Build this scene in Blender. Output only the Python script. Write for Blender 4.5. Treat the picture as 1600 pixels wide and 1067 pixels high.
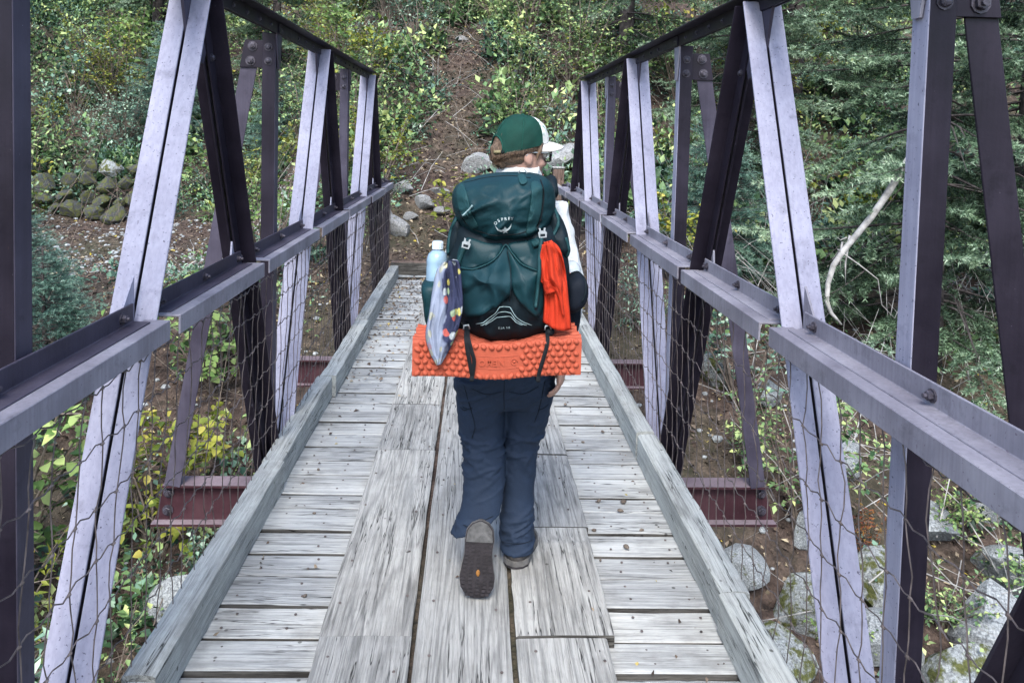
import bpy, bmesh, math, random
import numpy as np
from mathutils import Vector, Matrix

# ------------------------------------------------------------------ scene, camera, sky, sun, exposure
scene = bpy.context.scene
for o in list(bpy.data.objects):
    bpy.data.objects.remove(o)
COL = scene.collection
random.seed(7)
RNG = np.random.default_rng(11)

CAM_H, CAM_X = 1.66, -0.0092
YAW, PITCH, ROLL = 0.0478, -0.0497, 0.0251
_f = Vector((math.sin(YAW) * math.cos(PITCH), math.cos(YAW) * math.cos(PITCH), math.sin(PITCH)))
_r = Vector((math.cos(YAW), -math.sin(YAW), 0))
_u = _r.cross(_f)
_r2 = _r * math.cos(ROLL) + _u * math.sin(ROLL)
_u2 = -_r * math.sin(ROLL) + _u * math.cos(ROLL)
cam_d = bpy.data.cameras.new('camera')
cam_d.sensor_width = 36
cam_d.sensor_fit = 'HORIZONTAL'
cam_d.lens = 1177.9 * 36 / 1600
cam_d.shift_y = -(533.5 - 266.1) / 1600      # the photograph's verticals are straightened: a shifted lens
cam_d.clip_start = 0.05
cam_d.clip_end = 600
cam = bpy.data.objects.new('camera', cam_d)
COL.objects.link(cam)
cam.matrix_world = Matrix(((_r2.x, _u2.x, -_f.x, CAM_X), (_r2.y, _u2.y, -_f.y, 0), (_r2.z, _u2.z, -_f.z, CAM_H), (0, 0, 0, 1)))
scene.camera = cam

SUN_EL, SUN_AZ = math.radians(50), math.radians(-172)   # azimuth from +Y towards +X: behind and left of the camera
world = bpy.data.worlds.new('World')
scene.world = world
world.use_nodes = True
wn = world.node_tree
for n in list(wn.nodes):
    wn.nodes.remove(n)
sky = wn.nodes.new('ShaderNodeTexSky')
sky.sky_type = 'NISHITA'
sky.sun_disc = False
sky.sun_elevation = SUN_EL
sky.sun_rotation = SUN_AZ
sky.air_density = 1.0
sky.dust_density = 1.6
sky.ozone_density = 1.2
bg = wn.nodes.new('ShaderNodeBackground')
bg.inputs['Strength'].default_value = 0.125
wo = wn.nodes.new('ShaderNodeOutputWorld')
wn.links.new(sky.outputs[0], bg.inputs[0])
wn.links.new(bg.outputs[0], wo.inputs[0])
sun_d = bpy.data.lights.new('sun', 'SUN')
sun_d.energy = 1.5
sun_d.angle = math.radians(28)
sun_d.color = (1.0, 0.985, 0.96)
sun = bpy.data.objects.new('sun', sun_d)
COL.objects.link(sun)
_sd = Vector((math.sin(SUN_AZ) * math.cos(SUN_EL), math.cos(SUN_AZ) * math.cos(SUN_EL), math.sin(SUN_EL)))
sun.rotation_euler = _sd.to_track_quat('Z', 'Y').to_euler()
sun.location = _sd * 40

scene.view_settings.view_transform = 'Standard'
scene.view_settings.look = 'None'
scene.view_settings.exposure = 1.82
scene.view_settings.gamma = 1.0
scene.view_settings.use_curve_mapping = False
scene.render.engine = 'CYCLES'
scene.cycles.max_bounces = 5
scene.cycles.diffuse_bounces = 2
scene.cycles.glossy_bounces = 2
scene.cycles.transmission_bounces = 4
scene.cycles.transparent_max_bounces = 6
scene.cycles.use_denoising = True
scene.cycles.use_adaptive_sampling = True
scene.cycles.adaptive_threshold = 0.02
scene.cycles.caustics_reflective = False
scene.cycles.caustics_refractive = False

# ------------------------------------------------------------------ node helpers and materials
class NT:
    def __init__(s, name):
        s.m = bpy.data.materials.new(name)
        s.m.use_nodes = True
        s.t = s.m.node_tree
        for n in list(s.t.nodes):
            s.t.nodes.remove(n)
        s.out = s.t.nodes.new('ShaderNodeOutputMaterial')
        s.b = s.t.nodes.new('ShaderNodeBsdfPrincipled')
        s.link(s.b.outputs[0], s.out.inputs[0])
        s.b.inputs['Roughness'].default_value = 0.7
        s.b.inputs['Specular IOR Level'].default_value = 0.3
    def link(s, a, b):
        s.t.links.new(a, b)
    def n(s, typ, props=None, **ins):
        nd = s.t.nodes.new('ShaderNode' + typ)
        for k, v in (props or {}).items():
            setattr(nd, k, v)
        for k, v in ins.items():
            key = k.replace('_', ' ')
            sock = nd.inputs[int(k[1:])] if (k[0] == 'i' and k[1:].isdigit()) else nd.inputs[key]
            s.put(sock, v)
        return nd
    def put(s, sock, v):
        if isinstance(v, bpy.types.NodeSocket):
            s.link(v, sock)
        elif isinstance(v, bpy.types.Node):
            s.link(v.outputs[0], sock)
        else:
            if isinstance(v, tuple) and len(v) == 3 and sock.type == 'RGBA':
                v = (*v, 1)
            sock.default_value = v
    def coord(s, scale=(1, 1, 1), rnd=True, kind='Object'):
        tc = s.n('TexCoord')
        mp = s.n('Mapping', Vector=tc.outputs[kind], Scale=scale)
        if rnd:
            oi = s.n('ObjectInfo')
            mu = s.n('Math', {'operation': 'MULTIPLY'}, i0=oi.outputs['Random'], i1=57.0)
            cb = s.n('CombineXYZ', X=mu, Y=mu, Z=mu)
            s.link(cb.outputs[0], mp.inputs['Location'])
        return mp.outputs[0]
    def noise(s, vec, scale=5, detail=4, rough=0.55, dist=0):
        return s.n('TexNoise', Vector=vec, Scale=scale, Detail=detail, Roughness=rough, Distortion=dist).outputs[0]
    def ramp(s, fac, stops):
        r = s.n('ValToRGB', Fac=fac)
        el = r.color_ramp.elements
        while len(el) < len(stops):
            el.new(0.5)
        for e, (p, c) in zip(el, stops):
            e.position = p
            e.color = (*c, 1) if len(c) == 3 else c
        return r.outputs[0]
    def mix(s, fac, a, b, mode='MIX'):
        m = s.n('MixRGB', {'blend_type': mode}, Fac=fac)
        s.put(m.inputs[1], a)
        s.put(m.inputs[2], b)
        return m.outputs[0]
    def mth(s, op, a, b=0.0):
        return s.n('Math', {'operation': op}, i0=a, i1=b).outputs[0]
    def bump(s, h, strength=0.3, dist=0.01):
        b = s.n('Bump', Strength=strength, Distance=dist, Height=h)
        s.link(b.outputs[0], s.b.inputs['Normal'])
    def col(s, c):
        s.put(s.b.inputs['Base Color'], c)
    def rough(s, v):
        s.put(s.b.inputs['Roughness'], v)

def m_wood(name, along, lo, mid, hi, rings=0.5, ringk=46.0):
    """silvered timber; `along` is the grain axis of the object's own coordinates"""
    t = NT(name)
    def sc(a, b):
        q = [b, b, b]
        q[along] = a
        return t.coord(tuple(q))
    # broad tone, then streaks, then growth rings as contour lines of a stretched field, then drying checks
    tone = t.noise(sc(1.3, 5.0), 1.6, 4, 0.6)
    streak = t.noise(sc(1.6, 62.0), 2.0, 7, 0.72, 0.0)
    fine = t.noise(sc(5.0, 170.0), 3.0, 4, 0.65)
    fld = t.noise(sc(0.34, 8.0), 1.5, 2, 0.4, 0.25)
    rg = t.mth('SINE', t.mth('MULTIPLY', fld, ringk))
    c = t.ramp(t.mix(0.62, tone, streak), [(0.37, lo), (0.45, mid), (0.56, hi)])
    c = t.mix(rings, c, t.ramp(t.mth('MULTIPLY_ADD', rg, 0.5), [(0.0, (1.0, 1.0, 1.0))]) if False else t.ramp(t.mth('ADD', t.mth('MULTIPLY', rg, 0.5), 0.5), [(0.0, (0.30, 0.31, 0.33)), (0.16, (0.62, 0.63, 0.65)), (0.42, (1.0, 1.0, 1.0)), (1.0, (1.08, 1.08, 1.08))]), 'MULTIPLY')
    c = t.mix(0.5, c, t.ramp(fine, [(0.36, (0.35, 0.35, 0.36)), (0.46, (1.0, 1.0, 1.0))]), 'MULTIPLY')
    ck = t.noise(sc(0.5, 13.0), 2.0, 4, 0.55, 0.05)
    ridge = t.mth('ABSOLUTE', t.mth('SUBTRACT', ck, 0.5))
    gate = t.noise(sc(1.1, 2.4), 1.7, 2)
    check = t.mth('MAXIMUM', t.ramp(ridge, [(0.003, (0, 0, 0)), (0.010, (1, 1, 1))]), t.ramp(gate, [(0.46, (1, 1, 1)), (0.54, (0, 0, 0))]))
    c = t.mix(0.88, c, check, 'MULTIPLY')
    spot = t.n('TexVoronoi', {'feature': 'F1'}, Vector=t.coord((9, 9, 9)), Scale=1.0).outputs['Distance']
    c = t.mix(0.75, c, t.ramp(spot, [(0.045, (0.12, 0.11, 0.10)), (0.075, (1, 1, 1))]), 'MULTIPLY')
    dirt = t.noise(t.coord((2.2, 2.2, 2.2)), 2.4, 5, 0.65)
    c = t.mix(t.ramp(dirt, [(0.52, (0, 0, 0)), (0.75, (0.55, 0.55, 0.55))]), c, (0.17, 0.165, 0.155))
    oi = t.n('ObjectInfo').outputs['Random']
    c = t.mix(1.0, c, t.ramp(oi, [(0, (0.78, 0.78, 0.78)), (0.5, (0.95, 0.945, 0.93)), (1, (1.10, 1.08, 1.04))]), 'MULTIPLY')
    t.col(c)
    t.rough(0.88)
    t.b.inputs['Specular IOR Level'].default_value = 0.15
    hh = t.mix(0.4, t.mix(0.5, streak, fine), t.mth('MULTIPLY', check, t.mth('ADD', t.mth('MULTIPLY', rg, 0.12), 0.7)))
    t.bump(hh, 0.8, 0.010)
    return t.m

def m_paint(name, base, dark, light, chips, chipc, rough=0.5):
    t = NT(name)
    v = t.coord((1, 1, 1))
    a = t.noise(v, 3.5, 5, 0.6)
    b = t.noise(v, 90, 3, 0.6)
    c = t.ramp(a, [(0.3, dark), (0.5, base), (0.72, light)])
    sp = t.noise(v, 120, 3, 0.6)
    k = t.ramp(sp, [(chips, (0, 0, 0)), (chips + 0.05, (1, 1, 1))])
    c = t.mix(k, c, chipc)
    # long vertical water streaks in the old paint
    s2 = t.noise(t.coord((30, 30, 0.8)), 3, 4, 0.6)
    c = t.mix(0.35, c, t.ramp(s2, [(0.35, (0.62, 0.6, 0.62)), (0.6, (1.05, 1.05, 1.05))]), 'MULTIPLY')
    gr = t.noise(t.coord((5, 5, 5)), 2.6, 6, 0.7, 0.3)
    c = t.mix(t.ramp(gr, [(0.56, (0, 0, 0)), (0.72, (0.5, 0.5, 0.5))]), c, tuple(0.45 * q for q in dark))
    ru = t.noise(t.coord((30, 30, 9)), 3.0, 5, 0.7)
    c = t.mix(t.ramp(ru, [(0.68, (0, 0, 0)), (0.76, (0.35, 0.35, 0.35))]), c, (0.11, 0.06, 0.04))
    t.col(c)
    t.rough(t.ramp(a, [(0.3, (rough - 0.1,) * 3), (0.7, (rough + 0.15,) * 3)]))
    t.b.inputs['Specular IOR Level'].default_value = 0.16
    t.bump(t.mix(0.5, b, t.noise(v, 22, 4)), 0.22, 0.004)
    return t.m

M = {}
M['plank'] = m_wood('silvered_plank', 0, (0.17, 0.172, 0.168), (0.37, 0.378, 0.37), (0.52, 0.53, 0.515), 0.22)
M['runner'] = m_wood('runner_board', 1, (0.16, 0.158, 0.150), (0.285, 0.283, 0.268), (0.40, 0.398, 0.378), 0.42, 75.0)
M['curb'] = m_wood('curb_timber', 1, (0.22, 0.225, 0.215), (0.35, 0.363, 0.347), (0.46, 0.475, 0.452), 0.22)
M['post_wood'] = m_wood('brown_post', 2, (0.03, 0.02, 0.016), (0.10, 0.068, 0.055), (0.18, 0.13, 0.11))
M['plank_edge'] = m_wood('shaded_board_edge', 0, (0.02, 0.019, 0.018), (0.06, 0.057, 0.052), (0.13, 0.125, 0.115), 0.2)  # dark edge wood: shade of the board gaps put into its colour
M['pale'] = m_paint('lit_lilac_paint', (0.31, 0.307, 0.385), (0.245, 0.242, 0.315), (0.365, 0.362, 0.44), 0.64, (0.10, 0.095, 0.135), 0.55)  # lit copy of the steel paint: sky light put into the colour
M['rail'] = m_paint('lit_mauve_paint', (0.23, 0.22, 0.255), (0.15, 0.142, 0.172), (0.31, 0.30, 0.335), 0.66, (0.12, 0.10, 0.13), 0.5)  # rail copy of the steel paint, light put into its colour too
M['dark'] = m_paint('dark_plum_paint', (0.018, 0.0145, 0.023), (0.011, 0.009, 0.015), (0.028, 0.023, 0.035), 0.74, (0.20, 0.19, 0.24), 0.42)  # same steel paint for shaded members, the shade put into its colour
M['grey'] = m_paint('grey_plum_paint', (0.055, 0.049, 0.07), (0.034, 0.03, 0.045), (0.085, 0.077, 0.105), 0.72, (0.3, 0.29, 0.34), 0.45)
M['maroon'] = m_paint('red_oxide_paint', (0.052, 0.021, 0.027), (0.034, 0.014, 0.018), (0.08, 0.040, 0.046), 0.70, (0.28, 0.2, 0.21), 0.55)
M['beamtop'] = m_paint('lit_pink_oxide', (0.18, 0.138, 0.153), (0.13, 0.098, 0.11), (0.24, 0.195, 0.208), 0.68, (0.15, 0.1, 0.11), 0.6)  # lit copy of the red oxide: light on upward flanges put into colour

def simple(name, c, rough=0.7, var=0.25, scale=30, bump=0.0, bscale=60, metal=0.0, spec=0.3):
    t = NT(name)
    v = t.coord((1, 1, 1))
    a = t.noise(v, scale, 4)
    lo = tuple(x * (1 - var) for x in c)
    hi = tuple(min(1, x * (1 + var)) for x in c)
    t.col(t.ramp(a, [(0.3, lo), (0.7, hi)]))
    t.rough(rough)
    t.b.inputs['Metallic'].default_value = metal
    t.b.inputs['Specular IOR Level'].default_value = spec
    if bump:
        t.bump(t.noise(v, bscale, 4), bump, 0.004)
    return t.m

M['wire'] = simple('rusting_wire', (0.115, 0.095, 0.09), 0.55, 0.5, 25, metal=0.35)
M['bolt'] = simple('worn_bolt_head', (0.06, 0.054, 0.068), 0.45, 0.5, 60, 0.3, metal=0.3)
M['bolt_lit'] = simple('pale_bolt_head', (0.36, 0.35, 0.40), 0.45, 0.4, 60, 0.3)
M['bark'] = simple('spruce_bark', (0.05, 0.042, 0.04), 0.9, 0.6, 14, 0.9, 22)
M['stem'] = simple('shrub_stem', (0.13, 0.105, 0.085), 0.9, 0.5, 20, 0.5)
M['dead'] = simple('bleached_dead_wood', (0.30, 0.29, 0.275), 0.85, 0.45, 12, 0.6, 40)

def m_leaf(name, stops, trans=0.14, rough=0.55):
    t = NT(name)
    at = t.n('Attribute', {'attribute_name': 'tint'})
    c = t.ramp(at.outputs['Fac'], stops)
    v = t.coord((1, 1, 1), rnd=False)
    hs = t.n('HueSaturation', Color=c, Saturation=1.18)
    c = hs.outputs[0]
    c = t.mix(0.55, c, t.ramp(t.noise(v, 2.2, 4), [(0.32, (0.40, 0.46, 0.52)), (0.68, (1.3, 1.26, 1.08))]), 'MULTIPLY')
    t.col(c)
    t.rough(rough)
    tr = t.n('BsdfTranslucent', Color=c)
    mx = t.n('MixShader', Fac=trans)
    t.link(t.b.outputs[0], mx.inputs[1])
    t.link(tr.outputs[0], mx.inputs[2])
    t.link(mx.outputs[0], t.out.inputs[0])
    return t.m

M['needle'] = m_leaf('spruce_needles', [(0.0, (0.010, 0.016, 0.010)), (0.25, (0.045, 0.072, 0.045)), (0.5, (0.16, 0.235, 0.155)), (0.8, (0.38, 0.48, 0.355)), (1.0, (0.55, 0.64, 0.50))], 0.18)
M['needle_blue'] = m_leaf('young_blue_needles', [(0.0, (0.02, 0.04, 0.036)), (0.3, (0.085, 0.15, 0.125)), (0.6, (0.19, 0.30, 0.245)), (1.0, (0.38, 0.50, 0.42))], 0.2)
M['needle_brown'] = m_leaf('browned_needles', [(0.0, (0.05, 0.03, 0.015)), (1.0, (0.20, 0.12, 0.05))], 0.12)
M['leaf_green'] = m_leaf('green_leaves', [(0.0, (0.012, 0.026, 0.016)), (0.3, (0.055, 0.105, 0.058)), (0.6, (0.20, 0.30, 0.15)), (1.0, (0.52, 0.58, 0.29))])
M['leaf_teal'] = m_leaf('blue_green_leaves', [(0.0, (0.012, 0.026, 0.022)), (0.3, (0.06, 0.115, 0.09)), (0.6, (0.19, 0.295, 0.225)), (1.0, (0.48, 0.59, 0.47))])
M['leaf_yellow'] = m_leaf('yellowing_leaves', [(0.0, (0.05, 0.08, 0.025)), (0.45, (0.17, 0.21, 0.06)), (0.8, (0.34, 0.34, 0.10)), (1.0, (0.48, 0.42, 0.15))], 0.3)
M['leaf_lime'] = m_leaf('pale_lime_leaves', [(0.0, (0.05, 0.095, 0.04)), (0.5, (0.16, 0.25, 0.10)), (1.0, (0.40, 0.47, 0.22))], 0.3)
M['leaf_red'] = m_leaf('reddening_leaves', [(0.0, (0.14, 0.10, 0.04)), (0.5, (0.26, 0.10, 0.075)), (1.0, (0.34, 0.24, 0.09))], 0.3)
M['litter'] = m_leaf('fallen_leaves', [(0.0, (0.045, 0.034, 0.030)), (0.4, (0.13, 0.098, 0.08)), (0.75, (0.26, 0.21, 0.165)), (0.93, (0.42, 0.36, 0.27)), (1.0, (0.45, 0.36, 0.10))], 0.05, 0.8)

def m_ground():
    t = NT('forest_soil')
    v = t.coord((1, 1, 1), rnd=False)
    a = t.noise(v, 0.7, 5, 0.6)
    b = t.noise(v, 9, 6, 0.65)
    d = t.noise(v, 45, 4, 0.6)
    c = t.ramp(b, [(0.3, (0.020, 0.014, 0.012)), (0.5, (0.066, 0.047, 0.039)), (0.7, (0.145, 0.108, 0.088))])
    c = t.mix(0.5, c, t.ramp(d, [(0.35, (0.45, 0.42, 0.4)), (0.65, (1.35, 1.3, 1.22))]), 'MULTIPLY')
    c = t.mix(t.ramp(a, [(0.45, (0, 0, 0)), (0.7, (0.5, 0.5, 0.5))]), c, (0.05, 0.062, 0.03))
    t.col(c)
    t.rough(0.95)
    t.bump(t.mix(0.5, b, d), 0.9, 0.06)
    return t.m
M['ground'] = m_ground()

def m_rock(name, lo, mid, hi, moss):
    t = NT(name)
    v = t.coord((1, 1, 1))
    a = t.noise(v, 3.2, 6, 0.65)
    b = t.noise(v, 17, 6, 0.7)
    c = t.ramp(b, [(0.3, lo), (0.5, mid), (0.68, hi)])
    vo = t.n('TexVoronoi', {'feature': 'DISTANCE_TO_EDGE'}, Vector=t.mix(0.12, v, t.noise(v, 4, 3)), Scale=5.5).outputs[0]
    c = t.mix(0.6, c, t.ramp(vo, [(0.0, (0.35, 0.35, 0.37)), (0.05, (1, 1, 1))]), 'MULTIPLY')
    ms = t.ramp(a, [(0.60 - moss, (0, 0, 0)), (0.70 - moss, (1, 1, 1))])
    c = t.mix(ms, c, t.ramp(b, [(0.3, (0.035, 0.045, 0.012)), (0.7, (0.14, 0.145, 0.045))]))
    t.col(c)
    t.rough(0.9)
    t.bump(t.mix(0.5, a, b), 0.9, 0.05)
    return t.m
M['rock'] = m_rock('lichened_limestone', (0.10, 0.105, 0.11), (0.30, 0.32, 0.325), (0.52, 0.55, 0.55), 0.0)
M['rock_moss'] = m_rock('mossy_limestone', (0.10, 0.105, 0.11), (0.28, 0.30, 0.30), (0.48, 0.51, 0.50), 0.13)
M['rock_dark'] = m_rock('dark_wall_stone', (0.018, 0.019, 0.02), (0.055, 0.058, 0.06), (0.14, 0.146, 0.148), 0.14)
M['rock_pale'] = m_rock('pale_trail_stone', (0.12, 0.12, 0.122), (0.28, 0.283, 0.28), (0.44, 0.445, 0.435), 0.0)

# ------------------------------------------------------------------ object helpers
def link(name, me, mat=None, parent=None, loc=None, rot=None, smooth=False):
    o = bpy.data.objects.new(name, me)
    COL.objects.link(o)
    if mat is not None and me is not None and len(me.materials) == 0:
        me.materials.append(mat)
    if parent is not None:
        o.parent = parent
    if loc is not None:
        o.location = loc
    if rot is not None:
        o.rotation_euler = rot
    if smooth and me is not None:
        me.polygons.foreach_set('use_smooth', [True] * len(me.polygons))
    return o

def tag(o, label=None, cat=None, group=None, kind=None):
    if label: o['label'] = label
    if cat: o['category'] = cat
    if group: o['group'] = group
    if kind: o['kind'] = kind
    return o

def empty(name, loc=(0, 0, 0)):
    o = bpy.data.objects.new(name, None)
    o.empty_display_size = 0.1
    COL.objects.link(o)
    o.location = loc
    return o

class MB:
    """collects simple shapes into one mesh"""
    def __init__(s):
        s.v, s.f = [], []
    def add(s, vs, fs):
        b = len(s.v)
        s.v += [tuple(p) for p in vs]
        s.f += [tuple(i + b for i in f) for f in fs]
        return s
    def box(s, x0, x1, y0, y1, z0, z1, mtx=None):
        vs = [(x, y, z) for z in (z0, z1) for y in (y0, y1) for x in (x0, x1)]
        if mtx is not None:
            vs = [mtx @ Vector(p) for p in vs]
        return s.add(vs, [(0, 2, 3, 1), (4, 5, 7, 6), (0, 1, 5, 4), (1, 3, 7, 5), (3, 2, 6, 7), (2, 0, 4, 6)])
    def prism(s, prof, a, b, e1, e2):
        """extrude 2-D profile [(p,q)] from point a to b, p along e1, q along e2"""
        n = len(prof)
        vs = [a + e1 * p + e2 * q for p, q in prof] + [b + e1 * p + e2 * q for p, q in prof]
        fs = [(i, (i + 1) % n, n + (i + 1) % n, n + i) for i in range(n)]
        fs += [tuple(reversed(range(n))), tuple(range(n, 2 * n))]
        return s.add(vs, fs)
    def tube(s, pts, rad, n=6, cap=True):
        pts = [Vector(p) for p in pts]
        m = len(pts)
        if not hasattr(rad, '__len__'):
            rad = [rad] * m
        rings = []
        up = None
        for i, p in enumerate(pts):
            d = (pts[min(i + 1, m - 1)] - pts[max(i - 1, 0)])
            if d.length < 1e-9: d = Vector((0, 0, 1))
            d.normalize()
            if up is None:
                up = Vector((0, 0, 1)) if abs(d.z) < 0.9 else Vector((1, 0, 0))
            a = d.cross(up)
            if a.length < 1e-6: a = d.cross(Vector((0.3, 1, 0.2)))
            a.normalize()
            b = a.cross(d)
            up = b
            rings.append([p + (a * math.cos(2 * math.pi * k / n) + b * math.sin(2 * math.pi * k / n)) * rad[i] for k in range(n)])
        vs = [q for r in rings for q in r]
        fs = [(i * n + k, i * n + (k + 1) % n, (i + 1) * n + (k + 1) % n, (i + 1) * n + k) for i in range(m - 1) for k in range(n)]
        if cap:
            fs += [tuple(reversed(range(n))), tuple(range((m - 1) * n, m * n))]
        return s.add(vs, fs)
    def loft(s, rings, cap=True, closed=True):
        n = len(rings[0])
        vs = [q for r in rings for q in r]
        kk = n if closed else n - 1
        fs = [(i * n + k, i * n + (k + 1) % n, (i + 1) * n + (k + 1) % n, (i + 1) * n + k) for i in range(len(rings) - 1) for k in range(kk)]
        if cap:
            fs += [tuple(reversed(range(n))), tuple(range((len(rings) - 1) * n, len(rings) * n))]
        return s.add(vs, fs)
    def ball(s, c, rx, ry=None, rz=None, nu=10, nv=7, mtx=None):
        ry = ry or rx
        rz = rz or rx
        vs, fs = [], []
        for j in range(1, nv):
            a = math.pi * j / nv
            for i in range(nu):
                b = 2 * math.pi * i / nu
                vs.append(Vector((rx * math.sin(a) * math.cos(b), ry * math.sin(a) * math.sin(b), rz * math.cos(a))))
        t, bt = len(vs), len(vs) + 1
        vs += [Vector((0, 0, rz)), Vector((0, 0, -rz))]
        if mtx is not None:
            vs = [mtx @ p for p in vs]
        vs = [p + Vector(c) for p in vs]
        for j in range(nv - 2):
            for i in range(nu):
                fs.append((j * nu + i, (j + 1) * nu + i, (j + 1) * nu + (i + 1) % nu, j * nu + (i + 1) % nu))
        for i in range(nu):
            fs.append((t, i, (i + 1) % nu))
            fs.append((bt, (nv - 2) * nu + (i + 1) % nu, (nv - 2) * nu + i))
        return s.add(vs, fs)
    def mesh(s, name, smooth=False, fix=True):
        me = bpy.data.meshes.new(name)
        me.from_pydata(s.v, [], s.f)
        if fix:
            bm = bmesh.new()
            bm.from_mesh(me)
            bmesh.ops.recalc_face_normals(bm, faces=bm.faces)
            bm.to_mesh(me)
            bm.free()
        if smooth:
            me.polygons.foreach_set('use_smooth', [True] * len(me.polygons))
        return me
    def obj(s, name, mat, parent=None, smooth=False, bevel=0.0, **kw):
        me = s.mesh(name, smooth)
        o = link(name, me, mat, parent, **kw)
        if bevel:
            bv = o.modifiers.new('bevel', 'BEVEL')
            bv.width = bevel
            bv.segments = 1
            bv.limit_method = 'ANGLE'
        return o

def arr_mesh(name, V, F, tint=None):
    """fast mesh from numpy arrays; F is (n,3) or (n,4)"""
    me = bpy.data.meshes.new(name)
    V = np.ascontiguousarray(V, dtype=np.float32)
    F = np.ascontiguousarray(F, dtype=np.int32)
    n, k = F.shape
    me.vertices.add(len(V))
    me.vertices.foreach_set('co', V.ravel())
    me.loops.add(n * k)
    me.loops.foreach_set('vertex_index', F.ravel())
    me.polygons.add(n)
    me.polygons.foreach_set('loop_start', np.arange(0, n * k, k, dtype=np.int32))
    me.polygons.foreach_set('loop_total', np.full(n, k, dtype=np.int32))
    if tint is not None:
        at = me.attributes.new('tint', 'FLOAT', 'POINT')
        at.data.foreach_set('value', np.ascontiguousarray(tint, dtype=np.float32))
    me.update(calc_edges=True)
    me.validate()
    return me

# value noise on numpy arrays
_P = np.random.default_rng(3).random((64, 64, 64)).astype(np.float32)
def vnoise(p):
    p = np.asarray(p, dtype=np.float64)
    i = np.floor(p).astype(int)
    f = p - i
    f = f * f * (3 - 2 * f)
    i &= 63
    j = (i + 1) & 63
    def g(a, b, c): return _P[a, b, c]
    x0, y0, z0 = i[..., 0], i[..., 1], i[..., 2]
    x1, y1, z1 = j[..., 0], j[..., 1], j[..., 2]
    fx, fy, fz = f[..., 0], f[..., 1], f[..., 2]
    a = g(x0, y0, z0) * (1 - fx) + g(x1, y0, z0) * fx
    b = g(x0, y1, z0) * (1 - fx) + g(x1, y1, z0) * fx
    c = g(x0, y0, z1) * (1 - fx) + g(x1, y0, z1) * fx
    d = g(x0, y1, z1) * (1 - fx) + g(x1, y1, z1) * fx
    return (a * (1 - fy) + b * fy) * (1 - fz) + (c * (1 - fy) + d * fy) * fz
def fbm(p, o=4):
    s, a, t = 0, 0.5, 0
    p = np.asarray(p, dtype=np.float64)
    for k in range(o):
        s = s + a * vnoise(p * 2 ** k + 13.7 * k)
        t += a
        a *= 0.5
    return s / t
def sstep(a, b, x):
    t = np.clip((x - a) / (b - a), 0, 1)
    return t * t * (3 - 2 * t)

# ------------------------------------------------------------------ the ground: ravine, far bank, bench on the left, wooded hill
def hill_base(x):
    return 8.9 + 5.1 * sstep(-2.0, -4.6, x) + 0.9 * sstep(2.5, 6.0, x)
def ground_z(x, y):
    x = np.asarray(x, dtype=np.float64)
    y = np.asarray(y, dtype=np.float64)
    top = -0.13 - 0.12 * sstep(-1.5, -4, x) - 0.25 * sstep(1.5, 4, x)
    bed = -2.45 + 0.1 * np.sin(x * 0.7)
    z = bed + (top - bed) * sstep(2.6, 9.2, y)
    z = np.where(y < 1.0, bed + (-0.35 - bed) * sstep(1.0, -3.6, y), z)
    d = y - hill_base(x)
    h = 0.5 * (np.sqrt(d * d + 0.5) + d) - 0.02
    gul = np.exp(-((x + 0.4 - 0.03 * (y - 9)) / 0.9) ** 2)
    z = z + np.where(d > -3, h * (0.60 - 0.07 * gul), 0)
    n1 = fbm(np.stack([x * 0.35 + 20, y * 0.35 + 7, x * 0], -1), 3) - 0.5
    n2 = fbm(np.stack([x * 1.5 + 3, y * 1.5 + 9, x * 0 + 5], -1), 3) - 0.5
    amp = np.where((np.abs(x) < 1.5) & (y > 7.5) & (y < 9.3), 0.15, 1.0)
    z = z + (n1 * 0.7 * sstep(9, 14, y) + n1 * 0.25 + n2 * 0.22) * amp
    return z
def gz(x, y):
    return float(ground_z(np.array([x]), np.array([y]))[0])
def gn(x, y, e=0.15):
    return Vector((gz(x - e, y) - gz(x + e, y), gz(x, y - e) - gz(x, y + e), 2 * e)).normalized()

def warp(n, near, far, c=0.0):
    t = np.linspace(-1, 1, n)
    return c + np.sign(t) * (near * np.abs(t) + (far - near) * np.abs(t) ** 3)
gx = warp(240, 14, 95)
gy = warp(240, 16, 95, 9.0)
GX, GY = np.meshgrid(gx, gy)
GZ = ground_z(GX, GY)
V = np.stack([GX, GY, GZ], -1).reshape(-1, 3)
ii = np.arange(240 * 239).reshape(239, 240)[:, :239].ravel()
F = np.stack([ii, ii + 1, ii + 241, ii + 240], -1)
ground = link('ground', arr_mesh('ground', V, F), M['ground'], smooth=True)
ground['kind'] = 'structure'

# ------------------------------------------------------------------ the footbridge
T, L, Y0 = 1.015, 2.1348, 1.698          # truss half distance, panel length, first floor beam ahead of the camera
ZB, ZT = -0.146, 2.159
bridge = empty('footbridge', (0, 3, 0))
tag(bridge, 'steel truss footbridge with weathered plank deck, mauve rails and wire mesh sides', 'bridge')
BI = Matrix.Translation((0, -3, 0))
def bpart(mb, name, mat, smooth=False, bevel=0.0, parent=None):
    o = mb.obj(name, mat, parent or bridge, smooth, bevel)
    if parent is None:
        o.location = (0, -3, 0)
    return o
X, Y, Z = Vector((1, 0, 0)), Vector((0, 1, 0)), Vector((0, 0, 1))

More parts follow.
